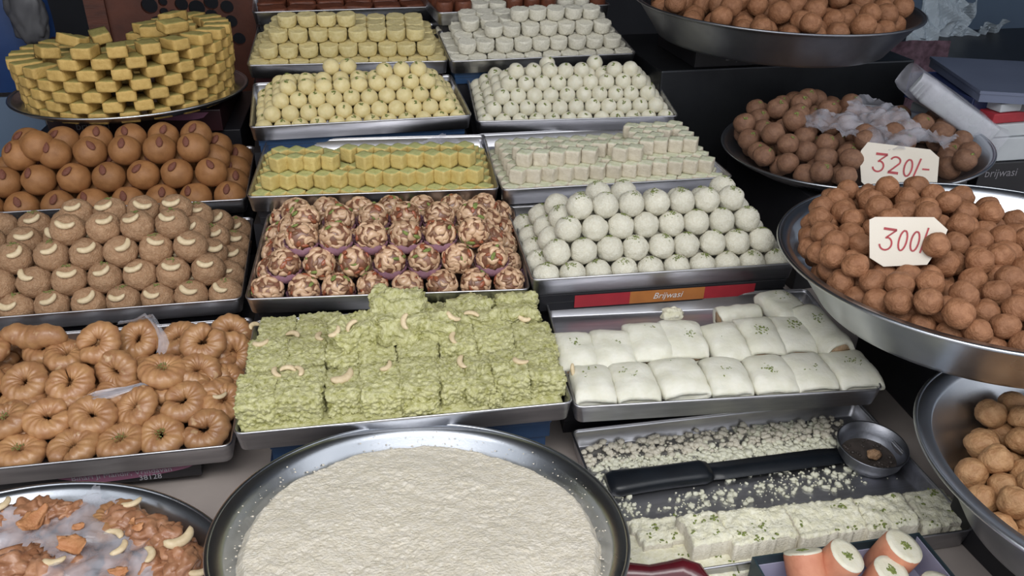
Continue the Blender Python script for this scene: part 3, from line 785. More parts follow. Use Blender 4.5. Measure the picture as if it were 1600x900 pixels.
def H3(x, y):
    back = x*.55+y*.83                     # the far right of the pan is bare
    return .104+.052*math.exp(-((x+.075)**2+(y-.075)**2)/.012)-max(0, back-.10)*1.6-.10*max(0, -y-.12)
w3 = wall(.213, .255, .078)
pts3 = heap(MP3, .0018, w3, .0153, H3, 300, 4)
pts3 = [p for p in pts3 if not (1360 < to_px(p)[0] < 1452 and 332 < to_px(p)[1] < 415 and (p-CAM).dot(CF) < ((MP3 @ Vector((-.06, -.06, .125)))-CAM).dot(CF)+.022)]+[CAM+ray(1463, 383)*(((MP3 @ Vector((-.06, -.06, .125)))-CAM).dot(CF)-.016)]
place_heap(pts3, .0153, 'churma', 'fried_ball', 'rough brown fried ball', 'in the 300/- pan', 'brown balls in the 300/- pan', cullit=True)
w2 = wall(.205, .238, .034)
pts2 = heap(MP2, .0018, w2, .0208, lambda x, y: .060+.034*math.exp(-((math.hypot(x+.02, y)-.10)/.07)**2)*(1 if x < .08 else .7)+.035*max(0, (-x*.4+y*.8))/.2*(1 if x < .02 else 0), 220, 9)
def green_dot(o, p):
    if RND.random() < .6:
        l = (ml(o).to_3x3().inverted() @ Vector((RND.uniform(-.3, .1), -.6, .8))).normalized()
        new('pistachio_garnish', RND.choice(PIST_S), Matrix.Translation(l*.0042) @ l.to_track_quat('Z', 'Y').to_matrix().to_4x4(), parent=o)
pts2 = [p for p in pts2 if not (1340 < to_px(p)[0] < 1468 and to_px(p)[1] > 222)]
place_heap(pts2, .0208, 'churma_dull', 'brown_ball', 'dull brown ball', 'on the 320/- plate', 'brown balls on the 320/- plate', extras=green_dot)
wt = wall(.248, .294, .080)
ptst = heap(MTR, .04, wt, .0225, lambda x, y: .105+.022*math.exp(-(x*x+y*y)/.03), 200, 21)
place_heap(ptst, .0225, 'dumpling', 'dumpling_ball', 'brown fried ball', 'in the highest pan', 'brown balls in the highest pan', ymin=-40)
wb = wall(.158, .21, .10)
ptsb = heap(MBR, .0018, wb, .0168, lambda x, y: .083+.02*math.exp(-((x-.05)**2+y*y)/.02)-.02*max(0, -x-.05)/.1, 200, 33)
place_heap(ptsb, .0168, 'churma_light', 'golden_ball', 'light golden fried ball', 'in the deep corner pan', 'golden balls in the deep pan', xmax=1700)

# ------------------------------------------------------------------ ring wall of yellow bricks on its plate
def top_of(th):
    d = math.degrees(th) % 360      # 0 = towards the right, 270 = towards the buyer
    for a, h in ((20, 7), (62, 7), (84, 6), (104, 2), (125, 3), (160, 5), (200, 5), (238, 5), (252, 6), (286, 7), (318, 7), (345, 7), (361, 7)):
        if d <= a: return h
rings = [(.186, 22), (.130, 14), (.076, 8)]
bricks = []
for ri, (rad, n) in enumerate(rings):
    for l in range(10):
        for k in range(n):
            th = 2*math.pi*(k+.5*(l % 2))/n; H_ = top_of(th)-(1 if ri and 240 < math.degrees(th) < 350 else 0)
            if l >= H_: continue
            if ri and l < H_-2: continue
            front = 175 < math.degrees(th) % 360 or math.degrees(th) % 360 < 40
            if ri == 0 and not front and l < H_-3: continue
            bricks.append((ri, l, th, rad))
def brick_at(M, lab):
    new('yellow_brick', RND.choice(MESH['brick']), M, label=lab, cat='sweet', group='yellow bricks of the ring wall')
byrow = {}
for bk in bricks:
    ri, l, th, rad = bk; rad = rad-(.010-.0033*min(l, 3) if ri == 0 else .012); loc = Vector((rad*math.cos(th), rad*math.sin(th), .0130+l*.0203))
    M = MTL @ Matrix.Translation(loc) @ Matrix.Rotation(th+math.pi/2+R(RND.uniform(-3, 3)), 4, 'Z') @ Matrix.Translation((0, RND.uniform(-.002, .002), 0))
    dg = math.degrees(th) % 360; fr = 'outer front' if (ri == 0 and 180 <= dg <= 360) else ('outer back' if ri == 0 else ('middle ring' if ri == 1 else 'innermost ring'))
    byrow.setdefault((fr, l), []).append((to_px(M.translation)[0], M))
for (fr, l), v in byrow.items():
    v.sort(key=lambda a: a[0])
    for i, (_, M) in enumerate(v): brick_at(M, f"yellow brick sweet, {ordn(i+1)} from left in {ordn(l+1)} layer up, {fr}")
for (x, y, z, rz, rx, ry, lab) in ((-.085, -.03, .0130+5*.0203+.012, 62, 10, 14, 'yellow brick sweet lying askew across the dip of the ring wall, longer one'),
        (-.045, .02, .0130+5*.0203+.010, 20, 6, -10, 'yellow brick sweet tipped beside the askew one in the dip'), (-.120, -.085, .0130+5*.0203+.004, 30, 0, 8, 'loose yellow brick lying on the lower flat top of the ring'),
        (.11, -.06, .0130+6.9*.0203, -50, 0, 8, 'yellow brick sweet lying loose on the highest shoulder of the ring'), (.10, .03, .0130+7.0*.0203, -28, 0, -5, 'topmost yellow brick sweet laid flat at the peak')):
    brick_at(MTL @ Matrix.Translation((x, y, z)) @ Matrix.Rotation(R(rz), 4, 'Z') @ Matrix.Rotation(R(rx), 4, 'X') @ Matrix.Rotation(R(ry), 4, 'Y'), lab)

# ------------------------------------------------------------------ crumbly green slabs
t = T['A5']; Dg = t.D
b = MB(); nx, ny = 84, 50; g = []
for j in range(ny+1):
    for i in range(nx+1):
        u, v = .0075+(t.W-.015)*i/nx, .0075+(Dg-.015)*j/ny; e = min(i, nx-i, j, ny-j)
        q = Vector((u, v, 0)); z = .0235+.0035*noise.noise(q*60)+.0025*noise.noise(q*220)-(.010 if e == 0 else 0)
        g.append(Vector((u-t.W/2, v, z)))
f = [(j*(nx+1)+i, j*(nx+1)+i+1, (j+1)*(nx+1)+i+1, (j+1)*(nx+1)+i) for j in range(ny) for i in range(nx)]
b.add(g, f); bed = new('green_base_layer', b.mesh('green_base_layer', 'green_slab'), t.M)
thing(bed, 'uncut layer of crumbly green sweet covering the whole tray floor', 'sweet'); bed['kind'] = 'stuff'
gi = 0
def gslab(u0, u1, v0, v1, w, h, lab, rz=0, rx=0, ry=0, lump=0):
    global gi; gi += 1
    me = slab_mesh(gi, u1-u0-(.001 if lump else .0035), v1-v0, h, lump)
    o = new('green_slab', me, Matrix.Translation(P(t, (u0+u1)/2, (v0+v1)/2, w+h/2)) @ t.M.to_3x3().to_4x4() @ Matrix.Rotation(R(rz+RND.uniform(-4, 4)), 4, 'Z') @ Matrix.Rotation(R(rx), 4, 'X') @ Matrix.Rotation(R(ry), 4, 'Y'))
    thing(o, lab, 'sweet', 'crumbly green slabs')
def useg(pairs, v, w): return [(UV(t, a, y, w)[0], UV(t, b_, y, w)[0]) for a, b_, y in pairs]
fr = [(364, 436, 640), (428, 508, 636), (506, 568, 630), (562, 634, 628), (626, 694, 626), (688, 736, 622), (728, 782, 620), (774, 836, 614), (828, 892, 608)]
for i, (a, c, y) in enumerate(fr):
    u0, _ = UV(t, a, y, .045); u1, _ = UV(t, c, y, .045)
    gslab(u0, u1, .016+.004*(i % 3), .092, .016, .040+.004*math.sin(i*2), f'crumbly green slab, {ordn(i+1)} from left in the front row')
mid = [(382, 452, 575), (446, 512, 572), (508, 560, 566), (556, 622, 562), (618, 690, 560), (686, 750, 556), (744, 812, 552), (806, 878, 548)]
for i, (a, c, y) in enumerate(mid):
    u0, _ = UV(t, a, y, .05); u1, _ = UV(t, c, y, .05)
    gslab(u0, u1, .094, .168, .016, .040+.005*math.sin(i*1.3+1)+(.004 if 2 <= i <= 5 else 0), f'crumbly green slab, {ordn(i+1)} from left in the second row')
bk = [(394, 460, 545), (456, 530, 540), (526, 600, 535), (596, 664, 530), (660, 730, 528), (726, 790, 525), (786, 856, 522)]
for i, (a, c, y) in enumerate(bk):
    u0, _ = UV(t, a, y, .05); u1, _ = UV(t, c, y, .05)
    gslab(u0, u1, .170, Dg-.012, .014, .028+.004*math.sin(i*2.3)+(.005 if i > 3 else 0), f'crumbly green slab, {ordn(i+1)} from left in the back row')
for (a, c, y, v0, v1, w, h, rz, rx, lab) in ((590, 662, 515, .130, .185, .050, .034, 4, -8, 'upright green slab at the middle of the mound, cashew on its face'), (584, 660, 495, .165, .215, .050, .046, -6, 8, 'topmost green slab at the peak of the mound'),
      (522, 572, 535, .120, .170, .046, .034, 12, -6, 'chunky green lump left of the peak'), (556, 602, 532, .135, .185, .045, .034, 20, 0, 'green lump between the left chunk and the peak'),
      (655, 716, 530, .130, .185, .046, .032, -8, -4, 'green slab leaning just right of the peak'), (712, 780, 525, .165, .225, .040, .026, 5, 0, 'low green slab lying on the back row, right of the peak'), (786, 850, 522, .170, .225, .040, .022, -6, 0, 'thin green slab on the back row at its right end')):
    u0, _ = UV(t, a, y, w+h/2); u1, _ = UV(t, c, y, w+h/2); gslab(u0-.003, u1+.003, v0-.004, v1+.004, w-.003, h+.008, lab, rz*1.6, rx, 4*((int(a) % 3)-1), lump=1)
gslab(*(UV(t, 628, 648, .03)[0], UV(t, 690, 648, .03)[0]), .010, .040, .016, .022, 'small fallen green lump at the front, below the slabs', 3, 0)
gslab(*(UV(t, 762, 628, .03)[0], UV(t, 788, 628, .03)[0]), .010, .040, .022, .020, 'tiny green lump beside the tray front', 8, 0)

# ------------------------------------------------------------------ white stuffed rolls
t = T['B5']; ri = 0
def roll(px, py, w, su, sv, sh, lab, rz=0, ry=0, rx=0, open_=False, garnish=True):
    global ri; ri += 1; u, v = UV(t, px, py, w+sh/2); v = max(v, sv/2+.009); sk, fl = roll_mesh(ri, su, sv, sh, open_)
    o = new('stuffed_roll', sk, Matrix.Translation(P(t, u, v, w+sh/2)) @ t.M.to_3x3().to_4x4() @ Matrix.Rotation(R(rz), 4, 'Z') @ Matrix.Rotation(R(rx), 4, 'X') @ Matrix.Rotation(R(ry), 4, 'Y'))
    thing(o, lab, 'sweet', 'white stuffed rolls')
    if 'front row' not in lab: new('filling', fl, parent=o)
    if garnish: new('pistachio_garnish', RND.choice(PIST_F), Matrix.Translation((RND.uniform(-.006, .006), RND.uniform(-.006, .012), sh/2-.0005)), parent=o)
W0 = .006
for i, (px, py, su) in enumerate(((928, 611, .056), (990, 603, .061), (1060, 592, .069), (1136, 596, .060), (1203, 589, .063), (1262, 585, .062), (1328, 581, .066))):
    roll(px, py, W0, su, .080, .034, f'flat white stuffed roll, {ordn(i+1)} from left in the front row', rz=RND.uniform(-4, 4))
for i, (px, py, su, w) in enumerate(((898, 552, .058, .010), (957, 548, .060, .010), (1012, 537, .062, .012), (1066, 533, .063, .012), (1132, 538, .056, .010), (1186, 528, .056, .012), (1238, 526, .055, .010))):
    roll(px, py, w, su, .084, .034, f'flat white stuffed roll, {ordn(i+1)} from left in the second row', rz=RND.uniform(-5, 3), rx=4)
roll(1282, 520, .012, .050, .098, .042, 'long white roll with its brown filled end open, end of second row', rz=10, open_=True, rx=3)
roll(1222, 482, .014, .056, .080, .036, 'white roll lying at the very back of the tray', rz=16)
roll(1152, 493, .006, .036, .068, .030, 'broken white roll lying crosswise on the bare tray floor', rz=96, open_=True, garnish=False)
v_, f_ = blob(.018, .013, .012, 4, .3, 2, .08, 8, seed=4); u, v = UV(t, 1050, 492, .012)
thing(new('broken_lump', mesh('broken_lump', v_, f_, 'milk_cake'), Matrix.Translation(P(t, u, v, .012))), 'small crumbly cream lump alone on the bare tray floor', 'sweet')

# ------------------------------------------------------------------ glazed rings
t = T['C5']; rg = 0
def ring(px, py, w, lab, tx=0, ty=0, s=1, var=None, green=0, cash=False):
    global rg; rg += 1; u, v = UV(t, px, py, w)
    o = new('glazed_ring', MESH['ring'][var if var is not None else rg % 6], Matrix.Translation(P(t, u, v, w)) @ t.M.to_3x3().to_4x4() @ Matrix.Rotation(R(tx), 4, 'X') @ Matrix.Rotation(R(ty), 4, 'Y') @ Matrix.Rotation(RND.uniform(0, 6.28), 4, 'Z') @ Matrix.Scale(s, 4))
    thing(o, lab, 'sweet', 'glazed ring pastries')
    if green: new('pistachio_garnish', PIST_F[rg % 4], Matrix.Translation((0, 0, .009)) @ Matrix.Scale(.7, 4), parent=o)
    if cash: new('cashew', CASHEW[2], Matrix.Translation((-.004, -.006, .0105)) @ Matrix.Rotation(2, 4, 'Z'), parent=o)
L1, L2, L3 = .036, .060, .082
for i, (px, py, g_, tx) in enumerate(((-36, 712, 0, 5), (32, 706, 1, 6), (116, 700, 0, 10), (190, 690, 2, 8), (253, 681, 1, 22), (322, 673, 0, 32))):
    ring(px, py, .017, f'glazed ring pastry, {ordn(i)+" from left edge" if i else "leftmost"} in the bottom front row', tx, RND.uniform(-8, 8), green=g_ > 0)
for i, (px, py, tx, ty, g_) in enumerate(((-58, 664, 10, 0, 0), (10, 656, 12, -10, 1), (76, 655, 24, 0, 0), (145, 650, 20, 6, 0), (213, 637, 30, -24, 0), (288, 629, 26, 4, 0))):
    ring(px, py, L1, f'glazed ring pastry, {ordn(i)+" from left edge" if i else "leftmost"} in the second row up', tx, ty, green=g_)
for i, (px, py, tx, ty, w) in enumerate(((-30, 600, 14, 0, L2-.006), (40, 598, 26, 0, L2-.004), (111, 600, 30, 6, L2-.006), (183, 580, 60, -20, L2-.004), (255, 580, 4, 4, L2), (310, 582, 20, 10, L2-.01), (350, 596, 20, 14, .034), (350, 628, 14, 10, .030))):
    ring(px, py, w, f'glazed ring pastry, {ordn(i+1)} from left in the third row up', tx, ty, green=(i == 4), s=1.08 if i == 4 else 1, cash=(i == 7))
for i, (px, py, tx, ty, w) in enumerate(((-20, 548, 10, 0, L3-.01), (70, 545, 14, -6, L2+.004), (105, 556, 6, 8, L2+.004), (154, 537, 34, 4, L3), (217, 531, 34, 0, L3-.022), (278, 530, 20, -10, L2), (318, 536, 46, 0, L3-.010), (362, 522, 40, 8, L2-.006), (365, 552, 60, 20, L2-.014))):
    ring(px, py, w, f'glazed ring pastry, {ordn(i+1)} from left in the topmost row', tx, ty)
# hidden support rings the outer ones rest on
for j, (v, w) in enumerate(((.034, .016), (.095, .016), (.155, .016), (.215, .016), (.27, .016), (.13, .038), (.19, .038), (.25, .038))):
    for i in range(8):
        u = .032+i*.0615; p = P(t, u, v, w)
        if v < .05 and to_px(p)[0] > -70: continue
        o = new('glazed_ring', MESH['ring'][(i+j) % 6], Matrix.Translation(p) @ t.M.to_3x3().to_4x4() @ Matrix.Rotation(RND.uniform(0, 6), 4, 'Z'))
        thing(o, f'glazed ring pastry deep in the heap, {ordn(i+1)} along {ordn(j+1)} buried row', 'sweet', 'glazed ring pastries')
u, v = UV(t, 52, 520, .09)
b = MB(); n = 22; path = [Vector((-.045+.09*i/n, .004*math.sin(i*.3), .003*math.sin(i*.5))) for i in range(n+1)]
rad = [.0165*(1-abs(2*i/n-1)**3.2)**.5*(1+.06*math.sin(i*1.7))+.0008 for i in range(n+1)]
b.tube(path, rad, 24); b.v = [tuple(Vector(q)*(1+.05*noise.noise(Vector(q)*90))) for q in b.v]
thing(new('long_pastry', b.mesh('long_pastry', 'balushahi'), Matrix.Translation(P(t, u, v, .084)) @ t.M.to_3x3().to_4x4() @ Matrix.Rotation(R(-4), 4, 'Z')), 'long smooth log-shaped pastry on top at the back of the ring tray', 'sweet')
# twisted strips of plastic film in that tray
def strip(name, pts, width, lab, m='film', tw=.6, seed=0):
    b = MB(); n = len(pts); v = []; rs = random.Random(seed); K = 6
    for i, p in enumerate(pts):
        d = (pts[min(n-1, i+1)]-pts[max(0, i-1)]).normalized(); s = d.cross(Vector((0, 0, 1))).normalized(); a = tw*math.sin(i*.9+seed)
        s = (s*math.cos(a)+Vector((0, 0, 1))*math.sin(a)); wd = width*(.8+.3*math.sin(i*1.3))
        v.append([p+s*wd*(k/K-.5)+Vector((0, 0, 1))*.003*math.sin(k*2.5+i) for k in range(K+1)])
    b.loft(v, closed=False); thing(new(name, b.mesh(name, m)), lab, 'plastic film')
strip('plastic_film', [P(t, *UV(t, x, y, w), w) for x, y, w in ((185, 505, .075), (215, 500, .085), (232, 492, .100), (240, 500, .100), (247, 512, .100), (254, 526, .097), (256, 540, .09), (252, 552, .085))], .016, 'twisted strip of clear plastic film sticking up from ring pastries')
strip('plastic_film', [P(t, *UV(t, x, y, w), w) for x, y, w in ((130, 624, .052), (150, 619, .053), (175, 614, .054), (200, 607, .056), (220, 600, .058), (240, 602, .055))], .013, 'flat clear plastic strip tucked between rows of ring pastries', tw=.2, seed=3)
# ------------------------------------------------------------------ big pan of cream pudding
b = MB(); NA, NR = 520, 130; v = []; Rm = .190; zr = .071
for i in range(NR+1):
    q = i/NR
    for j in range(NA):
        a = 2*math.pi*j/NA; ca, sa = math.cos(a), math.sin(a)
        rr = Rm*(1+.035*noise.noise(Vector((ca*2.2, sa*2.2, 3)))+.012*noise.noise(Vector((ca*11, sa*11, 5))))*q
        x, y = rr*ca, rr*sa; p = Vector((x, y, 0))
        z = zr+.003*noise.noise(p*12)+.0012*noise.noise(p*60+Vector((3, 3, 3)))+.0013*(1-2*noise.voronoi(p*170)[0][0])*(.5+.9*noise.noise(p*25+Vector((9, 1, 1))))
        z += .006*math.exp(-((x-.06)**2+(y+.07)**2)/.0022)-.006*math.exp(-((x-.10)**2+(y+.09)**2)/.0009)
        z -= .016*max(0, q-.93)/.07
        v.append((x, y, z))
f = [(i*NA+j, i*NA+(j+1) % NA, (i+1)*NA+(j+1) % NA, (i+1)*NA+j) for i in range(NR) for j in range(NA)]
b.add(v, f); o = new('cream_pudding', b.mesh('cream_pudding', 'rabri'), MR); thing(o, 'thick grainy cream-coloured milk pudding filling the large round pan', 'pudding'); o['kind'] = 'stuff'
# smears and flecks left on the pan wall
b = MB(); rs = random.Random(5)
for _ in range(260):
    a = rs.uniform(0, 6.28); z = rs.uniform(.064, .078) if rs.random() < .9 else .083
    rad = .155+(.194-.155)*z/.085-.001; s = rs.uniform(.0004, .0014)*(1.6 if z < .068 else 1)
    vv, ff = blob(s, s*rs.uniform(.5, 1), s*.6, 1, .3, 2, seed=rs.random()*9); M = Matrix.Translation((rad*math.cos(a), rad*math.sin(a), z)) @ Matrix.Rotation(a, 4, 'Z'); b.add([M @ q for q in vv], ff)
o = new('pudding_flecks', b.mesh('pudding_flecks', 'rabri'), MR); thing(o, 'dried flecks of pudding stuck to the inner wall of the round pan', 'crumbs'); o['kind'] = 'stuff'

# ------------------------------------------------------------------ low front tray: milk cake, crumbs, knife, bowl
t = T['B6']
def bl(px, py, w): u, v = UV(t, px, py, w); return P(t, u, v, w)
# thin cream base layer at the front
def layer(name, poly, w0, hgt, m, lab, seed, amp=.0025, step=.0035, dots=0):
    """irregular sheet of crumbly sweet filling the polygon (tray u, v), with sides"""
    us = [p[0] for p in poly]; vs_ = [p[1] for p in poly]
    def inside(x, y):
        c = False; j = len(poly)-1
        for i in range(len(poly)):
            if (poly[i][1] > y) != (poly[j][1] > y) and x < (poly[j][0]-poly[i][0])*(y-poly[i][1])/(poly[j][1]-poly[i][1])+poly[i][0]: c = not c
            j = i
        return c
    nx = int((max(us)-min(us))/step)+1; ny = int((max(vs_)-min(vs_))/step)+1; cells = set()
    for i in range(nx):
        for j in range(ny):
            x = min(us)+(i+.5)*step; y = min(vs_)+(j+.5)*step; d = noise.noise_vector(Vector((x, y, seed))*90)*(.0012 if seed > 5 else .004)
            if inside(x+d.x, y+d.y): cells.add((i, j))
    V = {}; vl = []; fl = []; fmi = []
    def vert(i, j, top):
        k = (i, j, top)
        if k not in V:
            x = min(us)+i*step; y = min(vs_)+j*step; q = Vector((x, y, seed)); d = noise.noise_vector(q*170)*.0012
            edge = sum(((i-a, j-c) in cells) for a in (0, 1) for c in (0, 1)) < 4
            z = (w0+hgt+amp*noise.noise(q*55)+amp*.8*noise.noise(q*210)-(.0025 if edge else 0)) if top else w0
            V[k] = len(vl); vl.append(Vector((x+d.x-t.W/2, y+d.y, z)))
        return V[k]
    for (i, j) in cells:
        fl.append((vert(i, j, 1), vert(i+1, j, 1), vert(i+1, j+1, 1), vert(i, j+1, 1))); fmi.append(0)
        for di, dj, a, c in ((0, -1, (i, j), (i+1, j)), (1, 0, (i+1, j), (i+1, j+1)), (0, 1, (i+1, j+1), (i, j+1)), (-1, 0, (i, j+1), (i, j))):
            if (i+di, j+dj) not in cells: fl.append((vert(*a, 0), vert(*c, 0), vert(*c, 1), vert(*a, 1))); fmi.append(1)
    me = mesh(name, vl, fl, [m, 'milk_cake_cut'], fmi); o = new(name, me, t.M); thing(o, lab, 'sweet')
    if dots:
        g = MB(); cl = list(cells); rq = random.Random(seed)
        for _ in range(dots):
            i, j = rq.choice(cl)
            for _ in range(rq.randint(3, 9)):
                x = min(us)+(i+rq.gauss(.5, 1.2))*step; y = min(vs_)+(j+rq.gauss(.5, .9))*step; q = Vector((x, y, seed))
                if (int((x-min(us))//step), int((y-min(vs_))//step)) not in cells: continue
                z = w0+hgt+amp*noise.noise(q*55)+amp*.8*noise.noise(q*210); s = rq.uniform(.0007, .0022)
                vv, ff = blob(s*1.3, s*.8, s*.5, 1, .3, 2, seed=rq.random()*9); M = Matrix.Translation((x-t.W/2, y, z)) @ Matrix.Rotation(rq.random()*6, 4, 'Z'); g.add([M @ p for p in vv], ff)
        new('pistachio_garnish', g.mesh('pistachio_garnish', 'pistachio'), parent=o, kind='stuff')
    return o
def uvp(lst, w): return [UV(t, x, y, w) for x, y in lst]
lay = layer('crumbly_layer', uvp([(955, 900), (968, 834), (1040, 822), (1130, 850), (1200, 868), (1420, 822), (1440, 822), (1500, 812), (1521, 826), (1400, 850), (1200, 890), (1000, 925)], .016), .002, .014, 'milk_cake', 'low uncut layer of cream milk cake along the front of the tray', 3, dots=22)
xs = [(978, 1056, 'leftmost thick piece of the milk cake bar'), (1057, 1118, 'second thick piece from left of the milk cake bar'), (1119, 1222, 'third thick piece from left, after the deep crack'),
      (1224, 1330, 'long smooth-cut piece in the middle of the milk cake bar'), (1331, 1410, 'second last piece of the milk cake bar'), (1411, 1500, 'last piece of the milk cake bar by the tray corner')]
def backy(x): return 812+(x-975)*(762-812)/(1465-975)
for i, (a, c, lab) in enumerate(xs):
    hh = .043 if i not in (0, 5) else (.026 if i == 0 else .028)
    d1 = 42+14*min(1, (a-975)/150); y0a, y0c = backy(a), backy(c)
    if i < 5: poly = uvp([(a, y0a), (c, y0c), (c+28, y0c+d1-8), (a+30, y0a+d1-2)], hh)
    else: poly = uvp([(a, y0a), (c-30, y0c+2), (c+20, y0c+48), (a+36, y0a+62)], hh)
    o = layer('milk_cake_piece', poly, .004, hh-.004, 'milk_cake', lab, 10+i, .0042, .0028, dots=7); o['group'] = 'pieces of the milk cake bar'
# crumbs
b = MB(); rs = random.Random(11)
def crumb(px, py, s, w=None):
    u, v = UV(t, px, py, .003)
    if not (.01 < u < t.W-.01 and .008 < v < t.D-.008): return
    vv, ff = blob(s*rs.uniform(.9, 1.7), s*rs.uniform(.8, 1.4), s*rs.uniform(.6, 1.1), 1 if s < .003 else 2, .5, 2, seed=rs.random()*50)
    M = t.M @ Matrix.Translation((u-t.W/2, v, .002+s*.35)) @ Matrix.Rotation(rs.random()*6.28, 4, 'Z'); b.add([M @ q for q in vv], ff)
def bandc(n, x0, y0, x1, y1, wd, smin, smax, bias=1):
    for _ in range(n):
        q = rs.random(); crumb(x0+(x1-x0)*q+rs.gauss(0, 4), y0+(y1-y0)*q+rs.gauss(0, wd), smin+(smax-smin)*rs.random()**(2.2*bias))
bandc(520, 925, 730, 1305, 694, 6, .0008, .0040); bandc(420, 1100, 716, 1300, 697, 9, .0012, .0055); bandc(260, 940, 722, 1090, 716, 5, .0012, .0035)
bandc(260, 880, 685, 1290, 655, 9, .0010, .0050); bandc(160, 1150, 672, 1290, 668, 7, .0015, .0050)
bandc(240, 1060, 785, 1330, 742, 11, .0008, .0038); bandc(90, 1190, 745, 1440, 735, 10, .0006, .0024); bandc(70, 960, 790, 1120, 800, 10, .001, .0030)
bandc(60, 925, 730, 990, 800, 8, .001, .0035); bandc(50, 1080, 690, 1110, 700, 20, .001, .004); bandc(120, 975, 690, 1240, 676, 5, .0008, .002)
o = new('cake_crumbs', b.mesh('cake_crumbs', 'crumb')); thing(o, 'scattered white crumbs over the bare steel of the lowest tray', 'crumbs'); o['kind'] = 'stuff'
v0, f0 = [], []
b = MB(); rs = random.Random(12)
for _ in range(330):
    u, v = rs.uniform(.012, .41), rs.uniform(t.D-.05, t.D-.010); s = rs.uniform(.0015, .006); vv, ff = blob(s, s*.9, s*.7, 2, .5, 2, seed=rs.random()*50); M = t.M @ Matrix.Translation((u-t.W/2, v, .002+s*.5+.010*rs.random()*(v-t.D+.05)/.05)); b.add([M @ q for q in vv], ff)
o = new('crumb_bank', b.mesh('crumb_bank', 'milk_cake_cut')); thing(o, 'bank of cream crumbs pushed against the back of the lowest tray', 'crumbs'); o['kind'] = 'stuff'  # darker cut-face colour gives these crumbs a painted shadow tone

# knife: black handle, blade painted black for its dark reflection, running under the bowl
A = bl(950, 757, .012); B = bl(1108, 736, .012); C_ = bl(1330, 706, .010)
ax = (B-A).normalized(); up = t.uz; sd = up.cross(ax).normalized()
MK = Matrix(((ax.x, sd.x, up.x, A.x), (ax.y, sd.y, up.y, A.y), (ax.z, sd.z, up.z, A.z), (0, 0, 0, 1)))
Lh = (B-A).length; Lb = (C_-B).length
b = MB(); loops = []
for i in range(15):
    q = i/14; x = Lh*q; hw = .0215*(1-.12*math.sin(q*3.1))*(1 if 0 < i < 14 else .82)*(1-.12*q); th = .0105*(1 if 0 < i < 14 else .7)
    loops.append([Vector((x, hw*math.copysign(abs(math.cos(a))**.6, math.cos(a)), th*math.copysign(abs(math.sin(a))**.7, math.sin(a)))) for a in [2*math.pi*k/20 for k in range(20)]])
b.loft(loops, cap0=True, cap1=True); kn = new('knife', b.mesh('knife', 'knife_black'), MK); thing(kn, 'broad knife with black handle lying flat across the crumbs', 'knife')
b = MB(); ch = [(Lh-.004, .0165, -.0145), (Lh+.02, .0165, -.0165), (Lh+Lb*.8, .0165, -.0165), (Lh+Lb*.95, .012, -.014), (Lh+Lb, .002, -.006)]
b.loft([[Vector((x, a, -.0028)), Vector((x, a, -.0012)), Vector((x, (a+c)/2, -.0010)), Vector((x, c, -.0022)), Vector((x, c, -.0028))] for x, a, c in ch], cap0=True, cap1=True)
new('blade', b.mesh('blade', 'knife_black'), parent=kn)['label'] = 'steel blade with its dark reflection painted in, flecked with crumbs'
# small steel bowl
pb = bl(1364, 712, .003); MBW = t.M.to_3x3().to_4x4(); MBW.translation = pb
cR = at_plane(1362, 693, pb+t.uz*.034, t.uz); MBW.translation = cR-t.uz*.034
b = MB(); b.lathe([(.0001, 0), (.026, 0), (.033, .004), (.0425, .018), (.0455, .034), (.0470, .0345), (.0470, .0355), (.0447, .0352), (.0415, .019), (.032, .0055), (.025, .0018), (.0001, .0018)], 64)
bw = new('steel_bowl', b.mesh('steel_bowl', 'steel_dull'), MBW @ Matrix.Rotation(R(4), 4, 'X')); thing(bw, 'small round steel bowl standing among the crumbs near the knife tip', 'bowl')
b = MB(); rs = random.Random(8)
b.lathe([(.0001, .012), (.030, .0115), (.0385, .012)], 40)
for _ in range(60):
    a, q = rs.random()*6.28, .034*math.sqrt(rs.random()); s = rs.uniform(.001, .0032); vv, ff = blob(s, s, s*.6, 1, .4, 2, seed=rs.random()*9); b.add([Vector((q*math.cos(a), q*math.sin(a), .0125))+p for p in vv], ff)
o = new('bowl_residue', b.mesh('bowl_residue', 'residue_dark'), ml(bw)); thing(o, 'brown leftovers, tinted dark for reflecting steel, covering the bottom of the small bowl', 'food'); o['kind'] = 'stuff'  # brownish residue; its dark tone also paints in the reflecting steel
vv, ff = blob(.010, .008, .007, 3, .3, 2, .1, 9, seed=3); thing(new('dough_lump', mesh('dough_lump', vv, ff, 'laddu'), ml(bw) @ Matrix.Translation((.004, -.004, .019))), 'tan lump lying in the middle of the small steel bowl', 'food')

# ------------------------------------------------------------------ front carton with upright pink rolls
zc = .050
c1, c2, c3 = at_z(1175, 870, zc), at_z(1436, 832, zc), at_z(1500, 897, zc)
ex = (c2-c1).normalized(); ey = Vector((-ex.y, ex.x, 0)); Wc = (c2-c1).length; Dc = .17
MC = Matrix(((ex.x, ey.x, 0, c1.x), (ex.y, ey.y, 0, c1.y), (0, 0, 1, 0), (0, 0, 0, 1)))
b = MB(); k = .0022
for (x0, x1, y0, y1) in ((0, Wc, -k, 0), (0, Wc, -Dc, -Dc+k), (0, k, -Dc+k, -k), (Wc-k, Wc, -Dc+k, -k)): b.box(x0, x1, y0, y1, 0.001, zc)
b.box(0, Wc, -Dc, 0, .001, .004)
cx = new('open_carton', b.mesh('open_carton', 'carton_green', False), MC); thing(cx, 'open dark green carton with lavender lining at the front edge', 'box')
b = MB(); b.box(k, Wc-k, -Dc+k, -k, .0042, .0052); b.box(k+.0002, k+.0012, -Dc+k, -k, .005, zc-.004); b.box(Wc-k-.0012, Wc-k-.0002, -Dc+k, -k, .005, zc-.004); b.box(k, Wc-k, -k-.0012, -k-.0002, .005, zc-.012)
new('lining', b.mesh('lining', 'lavender_paper', False), parent=cx)
